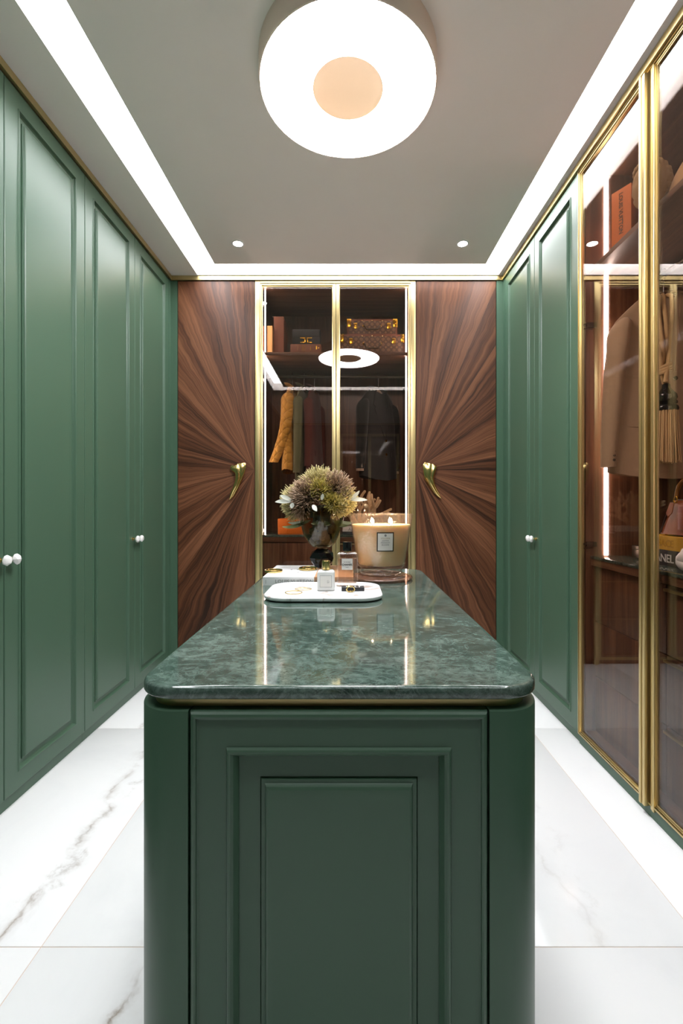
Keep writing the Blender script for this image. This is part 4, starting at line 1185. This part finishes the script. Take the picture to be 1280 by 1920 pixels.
# plaster head
hd = thing('plaster_bust', 'sand coloured plaster head with curled hair behind the brass door bars', 'sculpture', (1.275, 1.93, ZR), R(-58))
hd.scale = (.8, .8, .8)
def head_surface():
    b = MB(); U, V = 44, 34; rings = []
    for i in range(1, V):
        a = PI*i/V; ring = []
        for j in range(U):
            ph = 2*PI*j/U; d = Vector((math.sin(a)*math.cos(ph), math.sin(a)*math.sin(ph), -math.cos(a)))
            x, y, z = d.x*.078, d.y*.098, d.z*.125
            front = max(0, -d.y)
            if d.z < 0: x *= 1-.30*(-d.z)**1.5; y = y*(1-.12*-d.z)
            g = lambda cx_, cz, sx, sz: math.exp(-((x-cx_)/sx)**2-((z-cz)/sz)**2)*front
            y -= .028*g(0, -.018, .010, .020)+.014*g(0, .008, .009, .03)          # nose
            y += .013*(g(-.030, .012, .016, .011)+g(.030, .012, .016, .011))       # eye sockets
            y -= .006*(g(-.030, .010, .009, .005)+g(.030, .010, .009, .005))       # lids
            y -= .006*(g(-.030, .030, .022, .006)+g(.030, .030, .022, .006))       # brows
            y -= .009*g(0, -.052, .022, .005)+.007*g(0, -.064, .018, .005)         # lips
            y += .006*g(0, -.058, .022, .003)
            y -= .012*g(0, -.092, .020, .016)                                       # chin
            hair = max(0, min(1, (d.y+.35)*2.2+max(0, d.z-.45)*3))
            wv = .010*math.sin(ph*14+d.z*9)*hair+.012*hair
            x += d.x*wv; y += d.y*wv; z += d.z*wv*.8
            ring.append((x, y, z+.225))
        rings.append(ring)
    b.loft(rings)
    return b
head_surface().build('head', PLASTER, hd, smooth=70)
MB().lathe([(.075, 0), (.078, .012), (.062, .03), (.046, .06), (.043, .10), (.048, .15)], 28, M=Matrix.Translation((0, .012, 0))).build('neck', PLASTER, hd, smooth=70)
b = MB()
for z, r_, n_ in ((.195, .074, 8), (.235, .080, 9), (.275, .074, 8), (.312, .052, 6)):
    for k in range(n_):
        a = R(8+164*k/(n_-1)); b.ball((r_*math.cos(a), .006+r_*1.2*math.sin(a), z+.006*math.sin(k*2.3)), .020, u=10, v=7)
for k in range(9):
    a = R(200+140*k/8); b.ball((.066*math.cos(a), .074*math.sin(a), .306+.010*math.sin(R(180*k/8))), .014, u=10, v=7)
b.ball((0, .105, .25), .04, u=14, v=9)
b.build('hair_curls', PLASTER, hd, smooth=70)
for s in (-1, 1): MB().ball((s*.078, .01, .222), .017, sc=(.45, .8, 1.25)).build('ear', PLASTER, hd, smooth=70)

sb = thing('round_bag', 'sand grained leather bag cut by the right picture edge on the upper shelf', 'bag', (1.265, 1.60, ZR), R(-80))
b = MB(); rings = []
for i in range(15):
    q = i/14; z = .128*q; w = .155*math.sqrt(max(.02, 1-(q*.98)**2))+.005; d = .045*(1-.55*q)
    rings.append([(w*math.copysign(abs(math.cos(2*PI*j/28))**.8, math.cos(2*PI*j/28)), d*math.copysign(abs(math.sin(2*PI*j/28))**.8, math.sin(2*PI*j/28)), z) for j in range(28)])
b.loft(rings); b.build('bag_body', OSTRICH, sb, smooth=60)
MB().tube([(-.158, 0, .016), (-.130, 0, .070), (-.075, 0, .112), (0, 0, .128), (.075, 0, .112), (.130, 0, .070), (.158, 0, .016)], .006, 8).build('piping', PIPING, sb)
MB().tube([(.05*math.cos(R(a)), 0, .120+.05*math.sin(R(a))) for a in range(0, 181, 15)], .006, 8).build('handle', LEATHER, sb)

# brown wool blazer with tassel
RZ2, JX, JY = 2.30, 1.507, 2.185
hanger((JX, JY, RZ2+.0147), 0, 'hanger carrying the brown wool blazer', .17, .105, WALNUTX)
jacket('blazer', 'brown wool blazer hanging behind the glass of the right wardrobe', 'jacket', (JX, JY, RZ2+.0147-.098), 0, TWEED, Ws=.232, Wh=.262, Ln=.885, D=.062, sl=.735, nw=.07, drop=.145, lapel=TWEED, buttons=BRONZE, seed=3, out=.052, sr=.066)
ts = thing('rope_tassel', 'beige rope curtain tassel with black bead hanging in front of the blazer', 'tassel', (1.420, 2.062, 0))
for k, (a, dx) in enumerate(((0, -.036), (1, -.018), (2, .004), (3, .026))):
    pts = []
    for i in range(23):
        q = i/22; z = 2.138-q*.39
        sp_ = dx*(1-q)**.7*1.1+.024*math.sin(q*PI*2.2+k*1.57)*q*(1-q*.5); 
        pts.append((sp_+.006*q, -.012*math.cos(q*9+k*1.6)-.004*k, z))
    pts = [(dx*.6, .055, 2.125), (dx*.9, .03, 2.152), (dx*1.05, .008, 2.152)]+pts
    b = MB(); b.tube(pts, [.0085*(1+.10*(i % 2)) for i in range(len(pts))], 8); b.build('cord', ROPE, ts, smooth=80)
b = MB()
for k in range(3): b.tube([(.006+.020*math.cos(a), -.008+.016*math.sin(a), 1.800+k*.012+.01*math.cos(a)) for a in [2*PI*j/16 for j in range(16)]], .0085, 8, closed=True)
b.build('knot', ROPE, ts, smooth=80)
MB().lathe([(.008, 1.745), (.016, 1.738), (.018, 1.722), (.028, 1.708), (.042, 1.692), (.044, 1.676), (.034, 1.660), (.026, 1.654), (.034, 1.648), (.046, 1.640), (.050, 1.628), (.046, 1.618)], 28, M=Matrix.Translation((.008, -.008, 0))).build('bead', BLACKG, ts, smooth=50)
b = MB(); rr = random.Random(4)
for k in range(150):
    a = k*2.39996; r_ = .044*math.sqrt((k+.5)/150); x, y = r_*math.cos(a), r_*math.sin(a); f_ = 1.25+rr.uniform(-.05, .1)
    z1 = 1.392+rr.uniform(-.008, .008)
    b.tube([(x+.008, y-.008, 1.624), (x*1.1+.008, y*1.1-.008, 1.55), (x*f_+.008+rr.gauss(0, .002), y*f_-.008, z1)], [.0035, .0036, .0028], 5)
fo = b.build('fringe', ROPE, ts, smooth=80); fo['kind'] = 'stuff'

# books, bag and stone on the counter
ZC2 = .9435
BX, BY = 1.425, 1.885
def side_book(z, h, m, label, txt, ts_, tm, l, tx):
    t = flat_book(BX, BY, z, l, .115, h, m, label, txt, ts_, tm, R(-90), tx, .93); return t
side_book(ZC2, .066, BLACKM, 'thick black book with white lettering under the yellow book', 'CHANEL', .047, PAPER, .150, -.128)
side_book(ZC2+.0665, .056, YELLOWP, 'thick yellow book with raised lettering under the brown handbag', 'VERSACE', .042, plain('yellow_emboss', srgb(186, 140, 44), .4), .150, -.115)
hbz = ZC2+.1235
hg = thing('handbag', 'tan leather handbag with amber bamboo handle standing on the yellow book', 'bag', (1.40, 1.835, hbz), R(-90))
b = MB(); rings = []
for i in range(9):
    q = i/8; w = .150-.038*q; d = .062*(1-.62*q); z = .006+.142*q; 
    rings.append(rrect(0, 0, w, d, min(.035, d*.8), z, 5))
b.loft(rings); b.build('bag_body', LEATHER, hg, smooth=50)
for s in (-1, 1):
    MB().tube([(s*.125, -.0615, .01), (s*.118, -.045, .075), (s*.098, -.0245, .146)], .003, 6).build('piping', PIPING, hg)
MB().box(-.10, .10, -.006, .006, .147, .153, bev=.002).build('zip', PIPING, hg)
def arch(y, m, name):
    b = MB(); pts = [(.078*math.cos(R(a)), y, .165+.075*math.sin(R(a))) for a in range(0, 181, 12)]
    b.tube(pts, [.0075+.0018*(1 if i % 4 == 0 else 0) for i in range(len(pts))], 10); h_ = b.build(name, m, hg, smooth=60)
    for s in (-1, 1):
        MB().tube([(s*.078+.010*math.cos(a), y-.004, .152+.014*math.sin(a)) for a in [2*PI*j/14 for j in range(14)]], .0026, 7, closed=True).build('ring', GOLDB, h_)
arch(-.026, BAMBOO, 'handle'); arch(.026, BAMBOO, 'handle')
tg = MB(); pp = [(-.088, .140), (-.066, .140), (-.060, .095), (-.076, .078), (-.094, .095)]
tg.loft([[(x, -.060+(z-.08)*.3, z) for x, z in pp], [(x, -.064+(z-.08)*.3, z) for x, z in pp]]); tg.build('luggage_tag', LEATHER, hg, smooth=20)
MB().box(-.012, .05, -.068, -.060, .03, .125, bev=.002).build('front_flap', LEATHERR, hg)
for s in (-1, 1):
    for y in (-.04, .04): MB().lathe([(.006, 0), (.006, .006)], 10, M=Matrix.Translation((s*.12, y, 0))).build('stud', GOLDB, hg)
kn = MB()
for k in range(3):
    kn.tube([(.030*math.cos(a+k*2.1)+.012*math.cos(2*a), .026*math.sin(a+k)+.0, .050+.028*math.sin(a+k*2.1)*1.0) for a in [2*PI*j/24 for j in range(24)]], .021, 12, closed=True)
lo = min(v[2] for v in kn.v)
ko = kn.build('stone_knot', STONE, loc=(1.262, 1.655, ZC2-lo), smooth=80); tag(ko, 'white stone knot ornament at the right picture edge before the books', 'ornament')
jb = thing('jewel_box', 'small dark box with a pale round clasp on the counter behind the pull bars', 'box', (1.405, 2.19, ZC2))
MB().box(-.03, .03, -.028, .028, 0, .038, bev=.002).build('box_body', BRONZE, jb); MB().box(-.031, .031, -.029, .029, .038, .056, bev=.003).build('lid', BRONZE, jb)
MB().lathe([(.009, 0), (.009, .004), (.004, .006)], 14, M=Matrix.Translation((-.018, -.028, .034)) @ Matrix.Rotation(R(90), 4, 'X')).build('clasp', STONE, jb)
